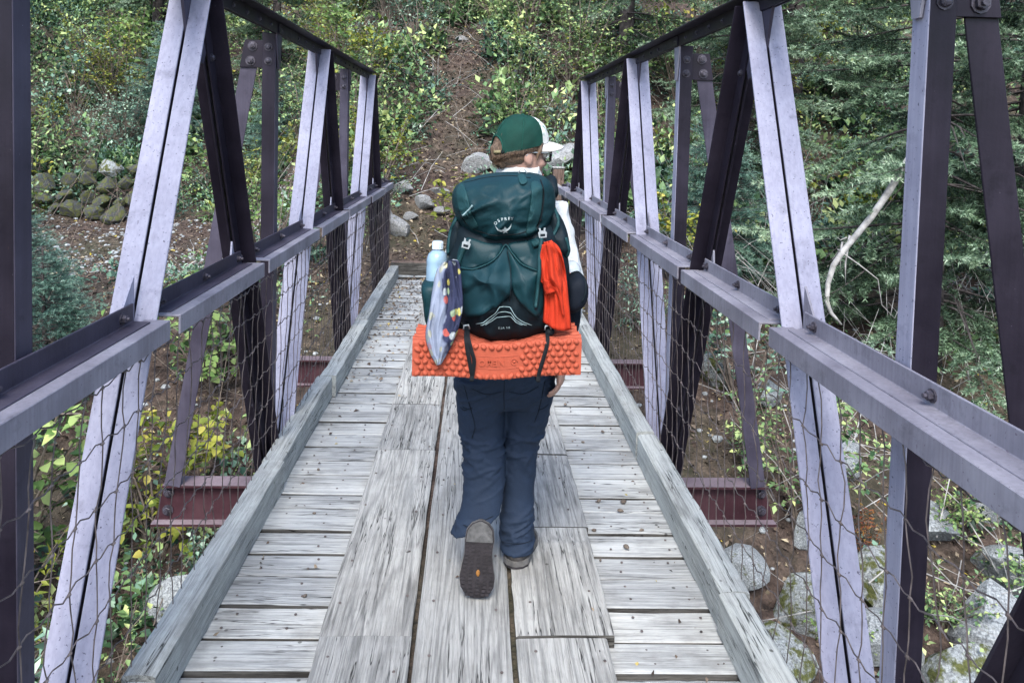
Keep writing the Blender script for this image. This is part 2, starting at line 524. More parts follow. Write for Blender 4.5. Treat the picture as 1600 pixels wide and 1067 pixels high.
_hexme = {}
def hexmesh(r, h, dome):
    k = (r, h, dome)
    if k not in _hexme:
        mb = MB()
        mb.loft([[Vector((r * 1.45 * math.cos(a), r * 1.45 * math.sin(a), z)) for a in [i * math.pi / 5 for i in range(10)]] for z in (0, h * 0.22)])
        n = 10 if dome else 6
        rr = [(1.0, h * 0.2), (1.0, h * 0.62), (0.72, h * 0.9), (0.3, h)] if dome else [(1.0, h * 0.2), (1.0, h * 0.75), (0.86, h * 0.82)]
        mb.loft([[Vector((r * q * math.cos(i * 2 * math.pi / n + .2), r * q * math.sin(i * 2 * math.pi / n + .2), z)) for i in range(n)] for q, z in rr])
        if not dome:
            mb.loft([[Vector((r * 0.5 * math.cos(i * math.pi / 4), r * 0.5 * math.sin(i * math.pi / 4), z)) for i in range(8)] for z in (h * 0.8, h * 1.25)])
        me = mb.mesh('bolt')
        me.materials.append(M['bolt'])
        _hexme[k] = me
    return _hexme[k]
def bolt(parent, p, nrm, r=0.014, h=0.016, dome=False):
    """bolt head or nut standing on a face; p in world, parent at (0,-3,0) under the bridge"""
    o = bpy.data.objects.new('bolt', hexmesh(r, h, dome))
    COL.objects.link(o)
    o.parent = parent
    o.rotation_mode = 'QUATERNION'
    o.rotation_quaternion = Vector(nrm).to_track_quat('Z', 'X')
    o.location = Vector(p)
    return o

def angle_prof(a, b, t):
    return [(0, 0), (a, 0), (a, t), (t, t), (t, b), (0, b)]

W, TH, GAP = 0.065, 0.0075, 0.0048
def double_angle(a, b, up, name, mat):
    """two angles back to back, flanges on the `up` side, stems below; a,b at the flange face"""
    mb = MB()
    for s in (1, -1):
        mb.prism([(s * GAP, 0), (s * (GAP + W), 0), (s * (GAP + W), -TH), (s * GAP, -TH)], a, b, X, up)
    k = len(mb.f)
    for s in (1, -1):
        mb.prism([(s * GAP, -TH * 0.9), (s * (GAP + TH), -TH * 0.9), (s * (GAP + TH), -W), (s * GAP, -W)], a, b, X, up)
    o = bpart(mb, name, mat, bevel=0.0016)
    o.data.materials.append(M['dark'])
    for i, p in enumerate(o.data.polygons):          # stems take the dark copy: their shade is put into the colour
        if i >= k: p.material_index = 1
    return o

for sgn in (-1, 1):
    xc = sgn * T
    # top chord: T of two angles, its stem hanging
    a, b = Vector((xc, -1.6, 2.185)), Vector((xc, Y0 + 2 * L + L / 2 + 0.14, 2.185))
    ch = double_angle(a, b, Z, 'top_chord', M['dark'])
    for k in range(34):
        yy = 0.9 + k * 0.185
        if yy < b.y - 0.05:
            bolt(ch, (xc - sgn * (GAP + TH), yy, 2.146), (-sgn, 0, 0), 0.008, 0.009, True)
    # splice strap on the chord stem
    yv = Y0 + L
    bpart(MB().box(*sorted((xc - sgn * 0.0145, xc - sgn * 0.019)), yv - 0.02, yv + 0.36, 2.124, 2.172), 'splice_plate', M['dark'], bevel=0.001)
    # diagonals
    for k in (-1, 0, 1, 2):
        yb, yt = Y0 + k * L, Y0 + k * L + L / 2
        pb, pt = Vector((xc, yb + 0.03, ZB)), Vector((xc, yt - 0.045, ZT - 0.002))
        ax = (pt - pb).normalized()
        up = Vector((0, -ax.z, ax.y))
        d1 = double_angle(pb, pt, up, 'pale_diagonal', M['pale'])
        # gusset under the chord, in the gap
        g = MB().prism([(-0.16, 0), (0.2, 0), (0.05, -0.26), (-0.09, -0.22)], Vector((xc - 0.005, yt, 2.14)), Vector((xc + 0.005, yt, 2.14)), Y, Z)
        bpart(g, 'gusset_plate', M['grey'])
        # wedge that stands out of the flange gap at the head of the pale diagonal
        w = MB().prism([(0, 0), (-0.075, 0), (-0.018, -0.15), (0, -0.15)], Vector((xc - 0.0045, yt - 0.045, 2.165)), Vector((xc + 0.0045, yt - 0.045, 2.165)), Y, Z)
        bpart(w, 'gusset_tip', M['rail'])
        yb2 = Y0 + (k + 1) * L
        pb, pt = Vector((xc, yb2 - 0.03, ZB)), Vector((xc, yt + 0.045, ZT - 0.004))
        ax = (pt - pb).normalized()
        up = Vector((0, ax.z, -ax.y))
        d2 = double_angle(pb, pt, up, 'dark_diagonal', M['dark'])
        for q in (0.22, 0.55, 0.9):
            c = pb.lerp(pt, q) - up * 0.036
            for s in (-1, 1):
                bolt(d2, c + X * s * (GAP + TH), (s, 0, 0), 0.011, 0.013, True)
    # verticals with their head plate, bolts, raking strut and floor beam
    for k in (-1, 0, 1, 2):
        yv = Y0 + k * L
        xi = sgn * 1.020
        top = 2.125
        mb = MB().prism([(sgn * 0.002, 0), (sgn * 0.066, 0), (sgn * 0.066, 0.0075), (sgn * 0.002, 0.0075)], Vector((xi, yv, -0.2)), Vector((xi, yv, top)), X, Y)
        vp = bpart(mb, 'vertical_post', M['dark'] if k < 2 else M['grey'], bevel=0.0015)
        MB().prism([(0, 0.001), (sgn * 0.0075, 0.001), (sgn * 0.0075, 0.066), (0, 0.066)], Vector((xi, yv, -0.2)), Vector((xi, yv, top)), X, Y).obj('lit_post_leg', M['pale'] if sgn > 0 else M['grey'], vp, bevel=0.0012)  # light on the inward leg painted in, paler on the right side
        for zz in (2.055, 1.985):
            bolt(vp, (xi + sgn * 0.035, yv, zz), (0, -1, 0), 0.014, 0.016, True)
        # pale tapered hanger plate from chord to post
        h = MB().prism([(-0.05, 0.02), (0.055, 0.02), (0.022, -0.17), (-0.01, -0.17)], Vector((xi - sgn * 0.004, yv + 0.03, 2.12)), Vector((xi - sgn * 0.011, yv + 0.03, 2.12)), Y, Z)
        bpart(h, 'hanger_plate', M['rail'] if sgn > 0 else M['grey'])
        pl = MB().prism([(0.02, 0.0), (0.155, 0.0), (0.178, -0.135), (0.02, -0.135)], Vector((xi, yv - 0.0, 2.088)) + Y * 0.0078, Vector((xi, yv, 2.088)) + Y * 0.0165, X * sgn, Z)
        hp = bpart(pl, 'head_plate', M['dark'], bevel=0.001)
        for xx, zz in ((0.115, 2.058), (0.125, 1.985)):
            bolt(hp, (xi + sgn * xx, yv + 0.0078, zz), (0, -1, 0), 0.017, 0.018)
        s0, s1 = Vector((sgn * 1.527, yv + 0.0168, -0.19)), Vector((sgn * 1.143, yv + 0.0168, 2.03))
        ax = (s1 - s0).normalized()
        e1 = ax.cross(Y) * sgn
        mb = MB().prism([(-0.04, 0), (0.04, 0), (0.04, 0.006), (-0.034, 0.006), (-0.034, 0.07), (-0.04, 0.07)], s0, s1, e1, Y)
        bpart(mb, 'raking_strut', M['grey'] if k != 0 else M['dark'], bevel=0.0012)
    # hand rail: channel-like section, one length from diagonal to diagonal
    brk = []
    for k in (-1, 0, 1, 2):
        yb = Y0 + k * L
        q = (1.08 - ZB) / (ZT - ZB)
        brk += [yb + q * L / 2, yb + L - q * L / 2]
    brk[1] -= 0.32                       # the nearest joint lies behind the picture's edge
    brk = [-1.5] + brk + [8.32]
    for i in range(len(brk) - 1):
        y0, y1 = brk[i] + 0.068, brk[i + 1] - 0.03
        dz = random.uniform(-0.004, 0.004)
        dx = random.uniform(-0.004, 0.004)
        xf, xb = sgn * (0.905 + dx), sgn * 1.0
        zt = 1.08 + dz
        t = 0.007
        mb = MB().prism([(xf, zt - 0.060), (xf, zt), (xb - sgn * 0.02, zt), (xb - sgn * 0.02, zt - t), (xf + sgn * t, zt - t), (xf + sgn * t, zt - 0.060)],
                        Vector((0, y0, 0)), Vector((0, y1 + 0.02, 0)), X, Z)
        rl = bpart(mb, 'handrail', M['rail'], bevel=0.002)
        yb0 = y0 + (0.0 if i % 2 else 0.02)
        mb = MB().prism([(xb, zt - 0.006), (xb, zt + 0.058), (xb - sgn * t, zt + 0.058), (xb - sgn * t, zt + 0.006), (xb - sgn * 0.055, zt + 0.004), (xb - sgn * 0.055, zt - 0.006)],
                        Vector((0, yb0 + 0.03, 0)), Vector((0, y1 - 0.02, 0)), X, Z)
        bk = mb.obj('back_angle', M['grey'] if sgn < 0 else M['rail'], rl, bevel=0.0015)  # side light put into the paint: darker at left, paler at right
        for q in (0.06, 0.5, 0.93):
            bolt(rl, (xb - sgn * t, yb0 + (y1 - yb0) * q, zt + 0.03), (-sgn, 0, 0), 0.011, 0.018)
        # triangular cleat in the diagonal's gap
        if 0 < i:
            yq = brk[i]
            sg = 1 if i % 2 == 1 else -1
            c = MB().prism([(0, -0.02), (0, 0.13), (-0.085, 0.03), (-0.085, -0.02)] if sg > 0 else [(-0.05, -0.02), (-0.05, 0.03), (-0.10, 0.10), (-0.115, 0.02), (-0.1, -0.02)],
                           Vector((xc - 0.0035, yq - 0.005, 1.08)), Vector((xc + 0.0035, yq - 0.005, 1.08)), Y, Z)
            c.obj('cleat', M['rail'] if sgn > 0 else M['pale'], rl)
    # end post at the far abutment
    ep = MB().box(sgn * 0.99 - 0.035, sgn * 0.99 + 0.035, 8.34, 8.41, -0.2, 1.1)
    bpart(ep, 'end_post', M['dark'], bevel=0.003)
    # bottom chord
    double_angle(Vector((xc, -1.6, -0.165)), Vector((xc, 8.2, -0.165)), Z, 'bottom_chord', M['dark'])

# floor beams: rolled sections reaching out past the trusses, ends cut on a slope
for k in (-1, 0, 1, 2):
    yv = Y0 + k * L + 0.075
    mb = MB()
    z1, z0 = -0.19, -0.405
    for (ya, yb2, za, zb2, ea, eb) in ((-0.052, 0.052, z1 - 0.012, z1, 1.583, 1.58), (-0.052, 0.052, z0, z0 + 0.012, 1.642, 1.638), (-0.006, 0.006, z0 + 0.012, z1 - 0.012, 1.634, 1.585)):
        vs = [(s * e, yv + yy, zz) for zz, e in ((za, ea), (zb2, eb)) for yy in (ya, yb2) for s in (-1, 1)]
        mb.add(vs, [(0, 2, 3, 1), (4, 5, 7, 6), (0, 1, 5, 4), (1, 3, 7, 5), (3, 2, 6, 7), (2, 0, 4, 6)])
    fb = bpart(mb, 'floor_beam', M['maroon'])
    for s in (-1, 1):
        MB().box(*sorted((s * 0.96, s * 1.578)), yv - 0.0535, yv + 0.0535, z1, z1 + 0.003).obj('lit_beam_face', M['beamtop'], fb)  # thin skin in the paler oxide: overhead light painted on the flange
        MB().box(*sorted((s * 1.0, s * 1.637)), yv - 0.0535, yv - 0.0065, z0 + 0.012, z0 + 0.0145).obj('lit_beam_face', M['beamtop'], fb)
    for s in (-1, 1):
        for zz in (-0.245, -0.34):
            bolt(fb, (s * (1.56 - 0.25 * (zz + 0.19) * 0.2), yv - 0.006, zz), (0, -1, 0), 0.020, 0.024)
# stringers under the deck
for xs in (-0.62, 0, 0.62):
    bpart(MB().box(xs - 0.05, xs + 0.05, -1.6, 8.4, -0.187, -0.056), 'stringer', M['dark'])

# --- deck boards
def board(name, mat, x0, x1, y0, y1, z0, z1, ax, nseg=14, jit=0.004, seed=0, rot=0.0, bev=0.004):
    """one sawn board with uneven worn edges; ax 0: length along X, 1: along Y"""
    rg = np.random.default_rng(seed)
    n = nseg + 1
    ts = np.linspace(0, 1, n)
    nz = lambda k: (vnoise(np.stack([ts * nseg * 0.55 + seed * 3.1, np.full(n, k * 7.7), np.full(n, seed * 1.3)], -1)) - 0.5) * 2
    mb = MB()
    rings = []
    e0, e1, zc = nz(1) * jit, nz(2) * jit, nz(3) * 0.003
    ch = rg.uniform(0.6, 1.4)
    for i, t in enumerate(ts):
        if ax == 0:
            a, b0, b1 = x0 + (x1 - x0) * t, y0 + e0[i], y1 + e1[i]
        else:
            a, b0, b1 = y0 + (y1 - y0) * t, x0 + e0[i], x1 + e1[i]
        c = bev * ch * (1 + 0.6 * e0[i] / max(jit, 1e-6))
        zz = z1 + zc[i]
        m = (b0 + b1) / 2
        q = [(b0, z0), (b0, zz - c), (b0 + c * 1.4, zz - c * 0.15), (m, zz + 0.001), (b1 - c * 1.4, zz - c * 0.15), (b1, zz - c), (b1, z0)]
        rings.append([Vector((a, p, r)) if ax == 0 else Vector((p, a, r)) for p, r in q])
    mb.loft(rings)
    cx, cy = (x0 + x1) / 2, (y0 + y1) / 2
    mb.v = [(p[0] - cx, p[1] - cy, p[2]) for p in mb.v]
    me = mb.mesh(name)
    me.materials.append(mat)
    me.materials.append(M['plank_edge'])            # dark sawn edges: gap shade put into the colour, with some grime
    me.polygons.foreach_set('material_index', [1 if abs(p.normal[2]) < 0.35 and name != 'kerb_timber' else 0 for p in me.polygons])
    o = link(name, me, mat, bridge)
    o.location = (cx, cy - 3, 0)
    o.rotation_euler = (0, 0, rot)
    return o

ys = [2.235, 2.388, 2.560, 2.738, 2.886, 3.058, 3.236, 3.362, 3.560, 3.722, 3.888, 4.058, 4.228, 4.388, 4.536]
while ys[0] > -1.4:
    ys.insert(0, ys[0] - random.uniform(0.145, 0.185))
while ys[-1] < 8.3:
    ys.append(ys[-1] + random.uniform(0.145, 0.185))
for i in range(len(ys) - 1):
    gp = random.choice((0.004, 0.005, 0.006, 0.008, 0.011))
    board('deck_plank', M['plank'], -0.955, 0.955, ys[i] + gp, ys[i + 1] - gp, -0.055, random.uniform(-0.007, 0.003), 0, 18, 0.0035, i + 5, -0.022 + random.uniform(-0.004, 0.004))
nl = MB()
for i in range(len(ys) - 1):
    for xs in (-0.80, -0.60, 0.58, 0.79):
        for q in (0.3, 0.72):
            if random.random() < 0.85:
                nl.ball((xs + random.uniform(-0.02, 0.02), ys[i] + (ys[i + 1] - ys[i]) * q - 0.022 * xs, 0.0015), 0.0055, 0.0055, 0.003, 7, 4)
for xs in (-0.44, -0.22, -0.12, 0.10, 0.20, 0.42):
    for k in range(30):
        nl.ball((xs + random.uniform(-0.012, 0.012), -1.2 + k * 0.31 + random.uniform(-0.06, 0.06), 0.0468), 0.0055, 0.0055, 0.003, 7, 4)
_n = bpart(nl, 'nail_heads', M['wire'])
_n['kind'] = 'stuff'
# end sill and stop board
board('end_sill', M['curb'], -0.86, 0.9, 8.42, 8.52, -0.055, 0.02, 0, 10, 0.004, 801)
board('stop_board', M['post_wood'], -0.95, 0.98, 8.56, 8.66, -0.1, 0.16, 0, 10, 0.006, 802)
# runner boards laid lengthwise: three lanes
zr0, zr1 = 0.004, 0.045
for lane, (xa, xb) in enumerate(((-0.472, -0.181), (-0.163, 0.139), (0.157, 0.447))):
    cuts = [[-1.4, 0.9, 2.345, 3.765, 4.405, 6.1, 8.1], [-1.4, 0.2, 5.35, 8.1], [-1.4, 1.2, 2.337, 3.013, 3.716, 5.4, 6.9, 8.1]][lane]
    for i in range(len(cuts) - 1):
        dx = random.uniform(-0.006, 0.006)
        w = 0.0 if lane != 2 else (0.0, 0.0, 0.03, 0.035, 0.04, 0.0, 0.0)[min(i, 6)]
        board('runner_board', M['runner'], xa + dx, xb + dx * 0.5 + w, cuts[i] + 0.004, cuts[i + 1] - 0.004, zr0, zr1 + random.uniform(-0.004, 0.004), 1, 22, 0.004, 300 + lane * 40 + i, random.uniform(-0.002, 0.002), 0.005)
# kerb timbers
for sgn, segs in ((-1, [(-1.4, 2.03, 0.852, 0.944, 0.14), (2.05, 3.42, 0.858, 0.952, 0.142), (3.43, 4.62, 0.866, 0.958, 0.137), (4.63, 6.0, 0.842, 0.94, 0.139), (6.01, 8.42, 0.85, 0.945, 0.145)]),
                  (1, [(-1.4, 2.42, 0.83, 0.925, 0.14), (2.425, 3.74, 0.845, 0.945, 0.14), (3.76, 5.9, 0.842, 0.935, 0.146), (5.91, 8.42, 0.83, 0.93, 0.14)])):
    for i, (ya, yb, xi, xo, zt) in enumerate(segs):
        xs = sorted((sgn * xi, sgn * xo))
        board('kerb_timber', M['curb'], xs[0], xs[1], ya, yb, 0.004, zt, 1, 20, 0.003, 500 + i + (sgn + 1) * 20, random.uniform(-0.003, 0.003), 0.006)

# --- woven wire between rail and kerb
HZ = [0.115, 0.26, 0.41, 0.562, 0.715, 0.865, 1.005]
for sgn in (-1, 1):
    mb = MB()
    rg = random.Random(40 + sgn)
    ylist = []
    yy = -1.4
    while yy < 8.33:
        ylist.append(yy)
        yy += 0.097 + rg.uniform(-0.008, 0.008)
    knots = {}
    for j, z in enumerate(HZ):
        sag = rg.uniform(-0.01, 0.01)
        for i, y in enumerate(ylist):
            k = (y + rg.uniform(-0.013, 0.013) + 0.05 * math.sin(y * 1.1 + j) * (0.3), z + rg.uniform(-0.005, 0.005) + sag + 0.008 * math.sin(y * 2.1 + j * 1.7))
            xx = sgn * (0.921 + 0.026 * (1.0 - z)) + rg.uniform(-0.004, 0.004)
            knots[j, i] = Vector((xx, k[0], k[1]))
    for j in range(len(HZ)):
        pts = []
        for i in range(len(ylist)):
            p = knots[j, i]
            pts.append(p)
            if i + 1 < len(ylist):
                q = knots[j, i + 1]
                e = rg.uniform(0.004, 0.010) * (1 if rg.random() < 0.75 else -1)
                pts.append(p.lerp(q, 0.28) + Vector((0, 0, e)))
                pts.append(p.lerp(q, 0.72) + Vector((0, 0, -e)))
        mb.tube(pts, 0.0020, 4)
    for i in range(len(ylist)):
        pts = []
        for j in range(len(HZ)):
            p = knots[j, i] + Vector((sgn * -0.003, 0, 0))
            pts.append(p)
            if j + 1 < len(HZ):
                q = knots[j + 1, i]
                bow = rg.uniform(-0.016, 0.016)
                pts.append(p.lerp(q, 0.3) + Vector((rg.uniform(-0.003, 0.003), bow, 0)))
                pts.append(p.lerp(q, 0.7) + Vector((rg.uniform(-0.003, 0.003), bow * rg.uniform(0.5, 1.1), 0)))
        mb.tube(pts, 0.0018, 4)
        for j in range(len(HZ)):
            p = knots[j, i]
            mb.tube([p + Vector((0, -0.006, -0.003)), p + Vector((-sgn * 0.004, 0, 0.001)), p + Vector((0, 0.006, 0.003))], [0.0024, 0.0042, 0.0024], 5)
    o = bpart(mb, 'wire_mesh', M['wire'])
    o['kind'] = 'stuff'

# ------------------------------------------------------------------ plants
def unit(a):
    return a / np.maximum(np.linalg.norm(a, axis=-1, keepdims=True), 1e-9)

def kite_leaves(P, D, N, Ln, Wd, tint, fold=0.25):
    """folded four-point leaves (two triangles each)"""
    D = unit(D)
    S = unit(np.cross(D, N))
    N = np.cross(S, D)
    L1, W1 = Ln[:, None], Wd[:, None]
    mid = P + D * L1 * 0.42 + N * W1 * fold
    V = np.stack([P, mid + S * W1 * 0.5, P + D * L1 - N * L1 * 0.08, mid - S * W1 * 0.5], 1).reshape(-1, 3)
    b = np.arange(len(P)) * 4
    F = np.concatenate([np.stack([b, b + 1, b + 2], -1), np.stack([b, b + 2, b + 3], -1)])
    return V, F, np.repeat(tint, 4)

def full_leaves(P, D, N, Ln, Wd, tint, fold=0.18, curl=0.12):
    """eight-point leaves with a midrib fold and a curled tip (six triangles each)"""
    D = unit(D)
    S = unit(np.cross(D, N))
    N = np.cross(S, D)
    L1, W1 = Ln[:, None], Wd[:, None]
    base, tip = P, P + D * L1 - N * L1 * curl
    m1, m2 = P + D * L1 * 0.3, P + D * L1 * 0.68 - N * L1 * curl * 0.35
    r1, l1 = m1 + S * W1 * 0.46 + N * W1 * fold, m1 - S * W1 * 0.46 + N * W1 * fold
    r2, l2 = m2 + S * W1 * 0.36 + N * W1 * fold * 0.7, m2 - S * W1 * 0.36 + N * W1 * fold * 0.7
    V = np.stack([base, r1, r2, tip, l2, l1, m1, m2], 1).reshape(-1, 3)
    b = np.arange(len(P)) * 8
    tri = [(0, 1, 6), (0, 6, 5), (1, 2, 7), (1, 7, 6), (6, 7, 4), (6, 4, 5), (2, 3, 7), (7, 3, 4)]
    F = np.concatenate([np.stack([b + i, b + j, b + k], -1) for i, j, k in tri])
    return V, F, np.repeat(tint, 8)

def make_shrub(seed, nstem=9, height=1.2, spread=0.6, leaf=0.06, wid=0.55, dens=1.0, full=False, bare=0.25, droop=0.15, opposite=True):
    rg = np.random.default_rng(seed)
    mb = MB()
    P, D, N, LN, TT = [], [], [], [], []
    for s in range(nstem):
        az = rg.uniform(0, 2 * math.pi)
        out = np.array([math.cos(az), math.sin(az), 0])
        tilt = rg.uniform(0.1, 1.0) * spread
        h = height * rg.uniform(0.6, 1.08)
        base = out * rg.uniform(0, 0.1)
        pts = []
        wob = rg.normal(0, 0.05, 3)
        for k in range(6):
            t = k / 5
            pts.append(base + np.array([0, 0, 1]) * h * (t - droop * 0.3 * t * t * tilt) + out * h * tilt * (0.35 * t + 0.65 * t * t) + wob * h * math.sin(t * 3))
        r0 = 0.006 + 0.006 * height
        mb.tube(pts, [r0 * (1 - 0.8 * k / 5) for k in range(6)], 5)
        tw = [(pts, 0.45 + bare * 0.8, 1.0)]
        for q in range(rg.integers(4, 8)):
            t = rg.uniform(bare, 0.95)
            k = min(int(t * 5), 4)
            a = pts[k] + (pts[k + 1] - pts[k]) * (t * 5 - k)
            az2 = az + rg.normal(0, 1.2)
            d = np.array([math.cos(az2), math.sin(az2), rg.uniform(-0.1, 0.8)])
            ln = height * rg.uniform(0.16, 0.42) * (1.1 - 0.5 * t)
            e = [a, a + d * ln * 0.5 + np.array([0, 0, 0.03]) * ln, a + d * ln - np.array([0, 0, droop]) * ln]
            mb.tube(e, [r0 * 0.4, r0 * 0.28, r0 * 0.12], 3)
            tw.append((e, 0.1, 1.0))
        for path, t0, t1 in tw:
            path = np.array(path)
            seg = np.linalg.norm(np.diff(path, axis=0), axis=1)
            tot = seg.sum()
            n = max(3, int(tot * (t1 - t0) / (leaf * 0.42) * dens))
            for i in range(n):
                t = t0 + (t1 - t0) * (i + rg.uniform(0, 0.8)) / n
                x = min(t, 0.999) * tot
                k = 0
                while x > seg[k] and k < len(seg) - 1:
                    x -= seg[k]
                    k += 1
                dr = (path[k + 1] - path[k]) / max(seg[k], 1e-6)
                p = path[k] + dr * x
                sd = np.cross(dr, np.array([0, 0, 1.0]))
                sd = sd / max(np.linalg.norm(sd), 1e-6) * (1 if i % 2 else -1)
                d = dr * rg.uniform(0.1, 0.8) + sd * rg.uniform(0.5, 1.0) + rg.normal(0, 0.35, 3) + np.array([0, 0, -droop])
                P.append(p); D.append(d); N.append(np.array([0, 0, 1.0]) + rg.normal(0, 0.38, 3) + out * 0.25)
                LN.append(leaf * rg.uniform(0.55, 1.2))
                TT.append(np.clip(rg.normal(0.5, 0.22) + 0.12 * t, 0, 1))
    P, D, N, LN, TT = map(np.array, (P, D, N, LN, TT))
    V, F, tt = (full_leaves if full else kite_leaves)(P, D, N, LN, LN * wid, TT)
    return mb.mesh('stems', fix=False), arr_mesh('foliage', V, F, tt)

def needles(A, B, t0, t1, per_m, nl, nw, rg, up=0.35):
    """needle triangles round many twig segments at once"""
    ln = np.linalg.norm(B - A, axis=1)
    cnt = np.maximum(1, (ln * per_m + rg.random(len(ln))).astype(int))
    idx = np.repeat(np.arange(len(ln)), cnt)
    u = rg.random(len(idx))
    a, d = A[idx], unit(B - A)[idx]
    p = a + (B[idx] - a) * u[:, None]
    r = unit(np.cross(d, rg.normal(0, 1, (len(idx), 3))))
    r[:, 2] += up
    nd = unit(d * rg.uniform(0.5, 1.1, (len(idx), 1)) + unit(r))
    side = unit(np.cross(nd, rg.normal(0, 1, (len(idx), 3))))
    L_ = nl * rg.uniform(0.7, 1.25, (len(idx), 1))
    W_ = nw * rg.uniform(0.7, 1.2, (len(idx), 1))
    V = np.stack([p - side * W_ * 0.5, p + side * W_ * 0.5, p + nd * L_], 1).reshape(-1, 3)
    F = np.arange(len(idx) * 3).reshape(-1, 3)
    tint = np.clip(t0[idx] * (1 - u) + t1[idx] * u + rg.normal(0, 0.09, len(idx)), 0, 1)
    return V, F, np.repeat(tint, 3)

def make_spruce(seed, h=7.0, r=2.1, zmin=0.35, whorl=0.27, nb=5, per_m=140, nl=0.044, nw=0.0105, droop=0.5, dead_low=True):
    rg = np.random.default_rng(seed)
    mb = MB()
    lean = rg.normal(0, 0.02, 2)
    tp = [(lean[0] * z, lean[1] * z, z) for z in np.linspace(-0.4, h, 9)]
    mb.tube(tp, [0.022 * h * (1 - 0.93 * i / 8) + 0.006 for i in range(9)], 9)
    A, B, T0, T1 = [], [], [], []
    br = MB()
    z = zmin
    while z < h - 0.12:
        f = z / h
        for b in range(nb + rg.integers(-1, 2)):
            az = rg.uniform(0, 2 * math.pi)
            o = np.array([math.cos(az), math.sin(az), 0])
            s = np.array([-math.sin(az), math.cos(az), 0])
            bl = r * (1 - f) ** 0.75 * rg.uniform(0.65, 1.12) + 0.1
            if f < 0.1: bl *= 0.8
            rise = 0.30 * f + rg.uniform(-0.15, 0.22)
            dr_ = droop * rg.uniform(0.6, 1.7)
            zz = z + rg.uniform(-0.14, 0.14)
            bt = rg.uniform(-0.2, 0.25)
            n = 7
            path = []
            for k in range(n):
                t = k / (n - 1)
                path.append(np.array([lean[0] * zz, lean[1] * zz, zz]) + o * bl * t + np.array([0, 0, 1]) * bl * (rise * t - dr_ * (1 - 0.7 * f) * (t ** 1.5 - 0.45 * t ** 3)) + s * bl * 0.06 * math.sin(t * 3 + seed + b))
            br.tube(path, [0.008 * bl * (1 - 0.9 * k / 6) + 0.0015 for k in range(n)], 4, cap=False)
            for k in range(n - 1):
                t = k / (n - 1)
                if t > 0.3:
                    A.append(path[k]); B.append(path[k + 1]); T0.append(0.1 + 0.5 * t * t); T1.append(0.15 + 0.85 * t * t)
            step = 0.058
            x = 0.22 * bl
            sd = 1
            while x < bl:
                t = x / bl
                k = min(int(t * (n - 1)), n - 2)
                p = path[k] + (path[k + 1] - path[k]) * (t * (n - 1) - k)
                dr = unit((path[k + 1] - path[k])[None])[0]
                tl = (0.36 * bl * (1 - t) ** 0.8 + 0.07) * rg.uniform(0.6, 1.15)
                tl = min(tl, 0.55)
                d = dr * 0.75 + s * sd * 0.75 + np.array([0, 0, -0.30 + 0.2 * t]) + rg.normal(0, 0.2, 3)
                d = unit(d[None])[0]
                e1 = p + d * tl * 0.5
                e2 = e1 + (d + np.array([0, 0, -0.12])) * tl * 0.5
                g = max(0.0, 0.04 + 0.34 * t * t + bt)
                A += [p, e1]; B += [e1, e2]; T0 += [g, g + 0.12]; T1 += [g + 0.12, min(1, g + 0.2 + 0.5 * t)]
                if tl > 0.2:
                    for q in (0.3, 0.5, 0.68, 0.85):
                        for w in (1, -1):
                            p2 = p + d * tl * q
                            d2 = unit((d * 0.8 + w * (dr if w * sd < 0 else s * sd) * 0.55 + rg.normal(0, 0.12, 3) - np.array([0, 0, 0.12]))[None])[0]
                            A.append(p2); B.append(p2 + d2 * tl * 0.38 * (1.15 - q)); T0.append(g + 0.05); T1.append(min(1, g + 0.15 + 0.5 * t))
                sd = -sd
                x += step * rg.uniform(0.7, 1.3)
        z += whorl * rg.uniform(0.75, 1.25) * (1.0 - 0.35 * f)
    A, B, T0, T1 = map(np.array, (A, B, T0, T1))
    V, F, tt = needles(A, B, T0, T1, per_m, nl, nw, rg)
    for _ in range(int(10 * h / 7)):                       # bare dead lower limbs
        az = rg.uniform(0, 6.28)
        z0 = rg.uniform(0.1, 0.35) * h
        l = r * rg.uniform(0.3, 0.75)
        o = np.array([math.cos(az), math.sin(az), 0])
        br.tube([np.array([0, 0, z0]), np.array([0, 0, z0 - 0.1 * l]) + o * l * 0.5, np.array([0, 0, z0 - 0.4 * l]) + o * l], [0.012, 0.008, 0.003], 4, cap=False)
    return mb.mesh('trunk', True, fix=False), br.mesh('limbs', fix=False), arr_mesh('crown', V, F, tt)

def thing3(name, meshes, loc, rotz=0, sc=1.0, label=None, cat=None, group=None, tilt=(0, 0)):
    """a plant: an Empty at its foot with its parts; meshes = [(part name, mesh, material)]; parts share mesh data"""
    e = empty(name, loc)
    e.rotation_euler = (tilt[0], tilt[1], rotz)
    e.scale = (sc, sc, sc) if not hasattr(sc, '__len__') else sc
    tag(e, label, cat, group)
    for pn, me, mt in meshes:
        o = bpy.data.objects.new(pn, me)
        if len(me.materials) == 0:
            me.materials.append(mt)
        COL.objects.link(o)
        o.parent = e
        if me.materials[0] is not mt:
            o.material_slots[0].link = 'OBJECT'
            o.material_slots[0].material = mt
    return e

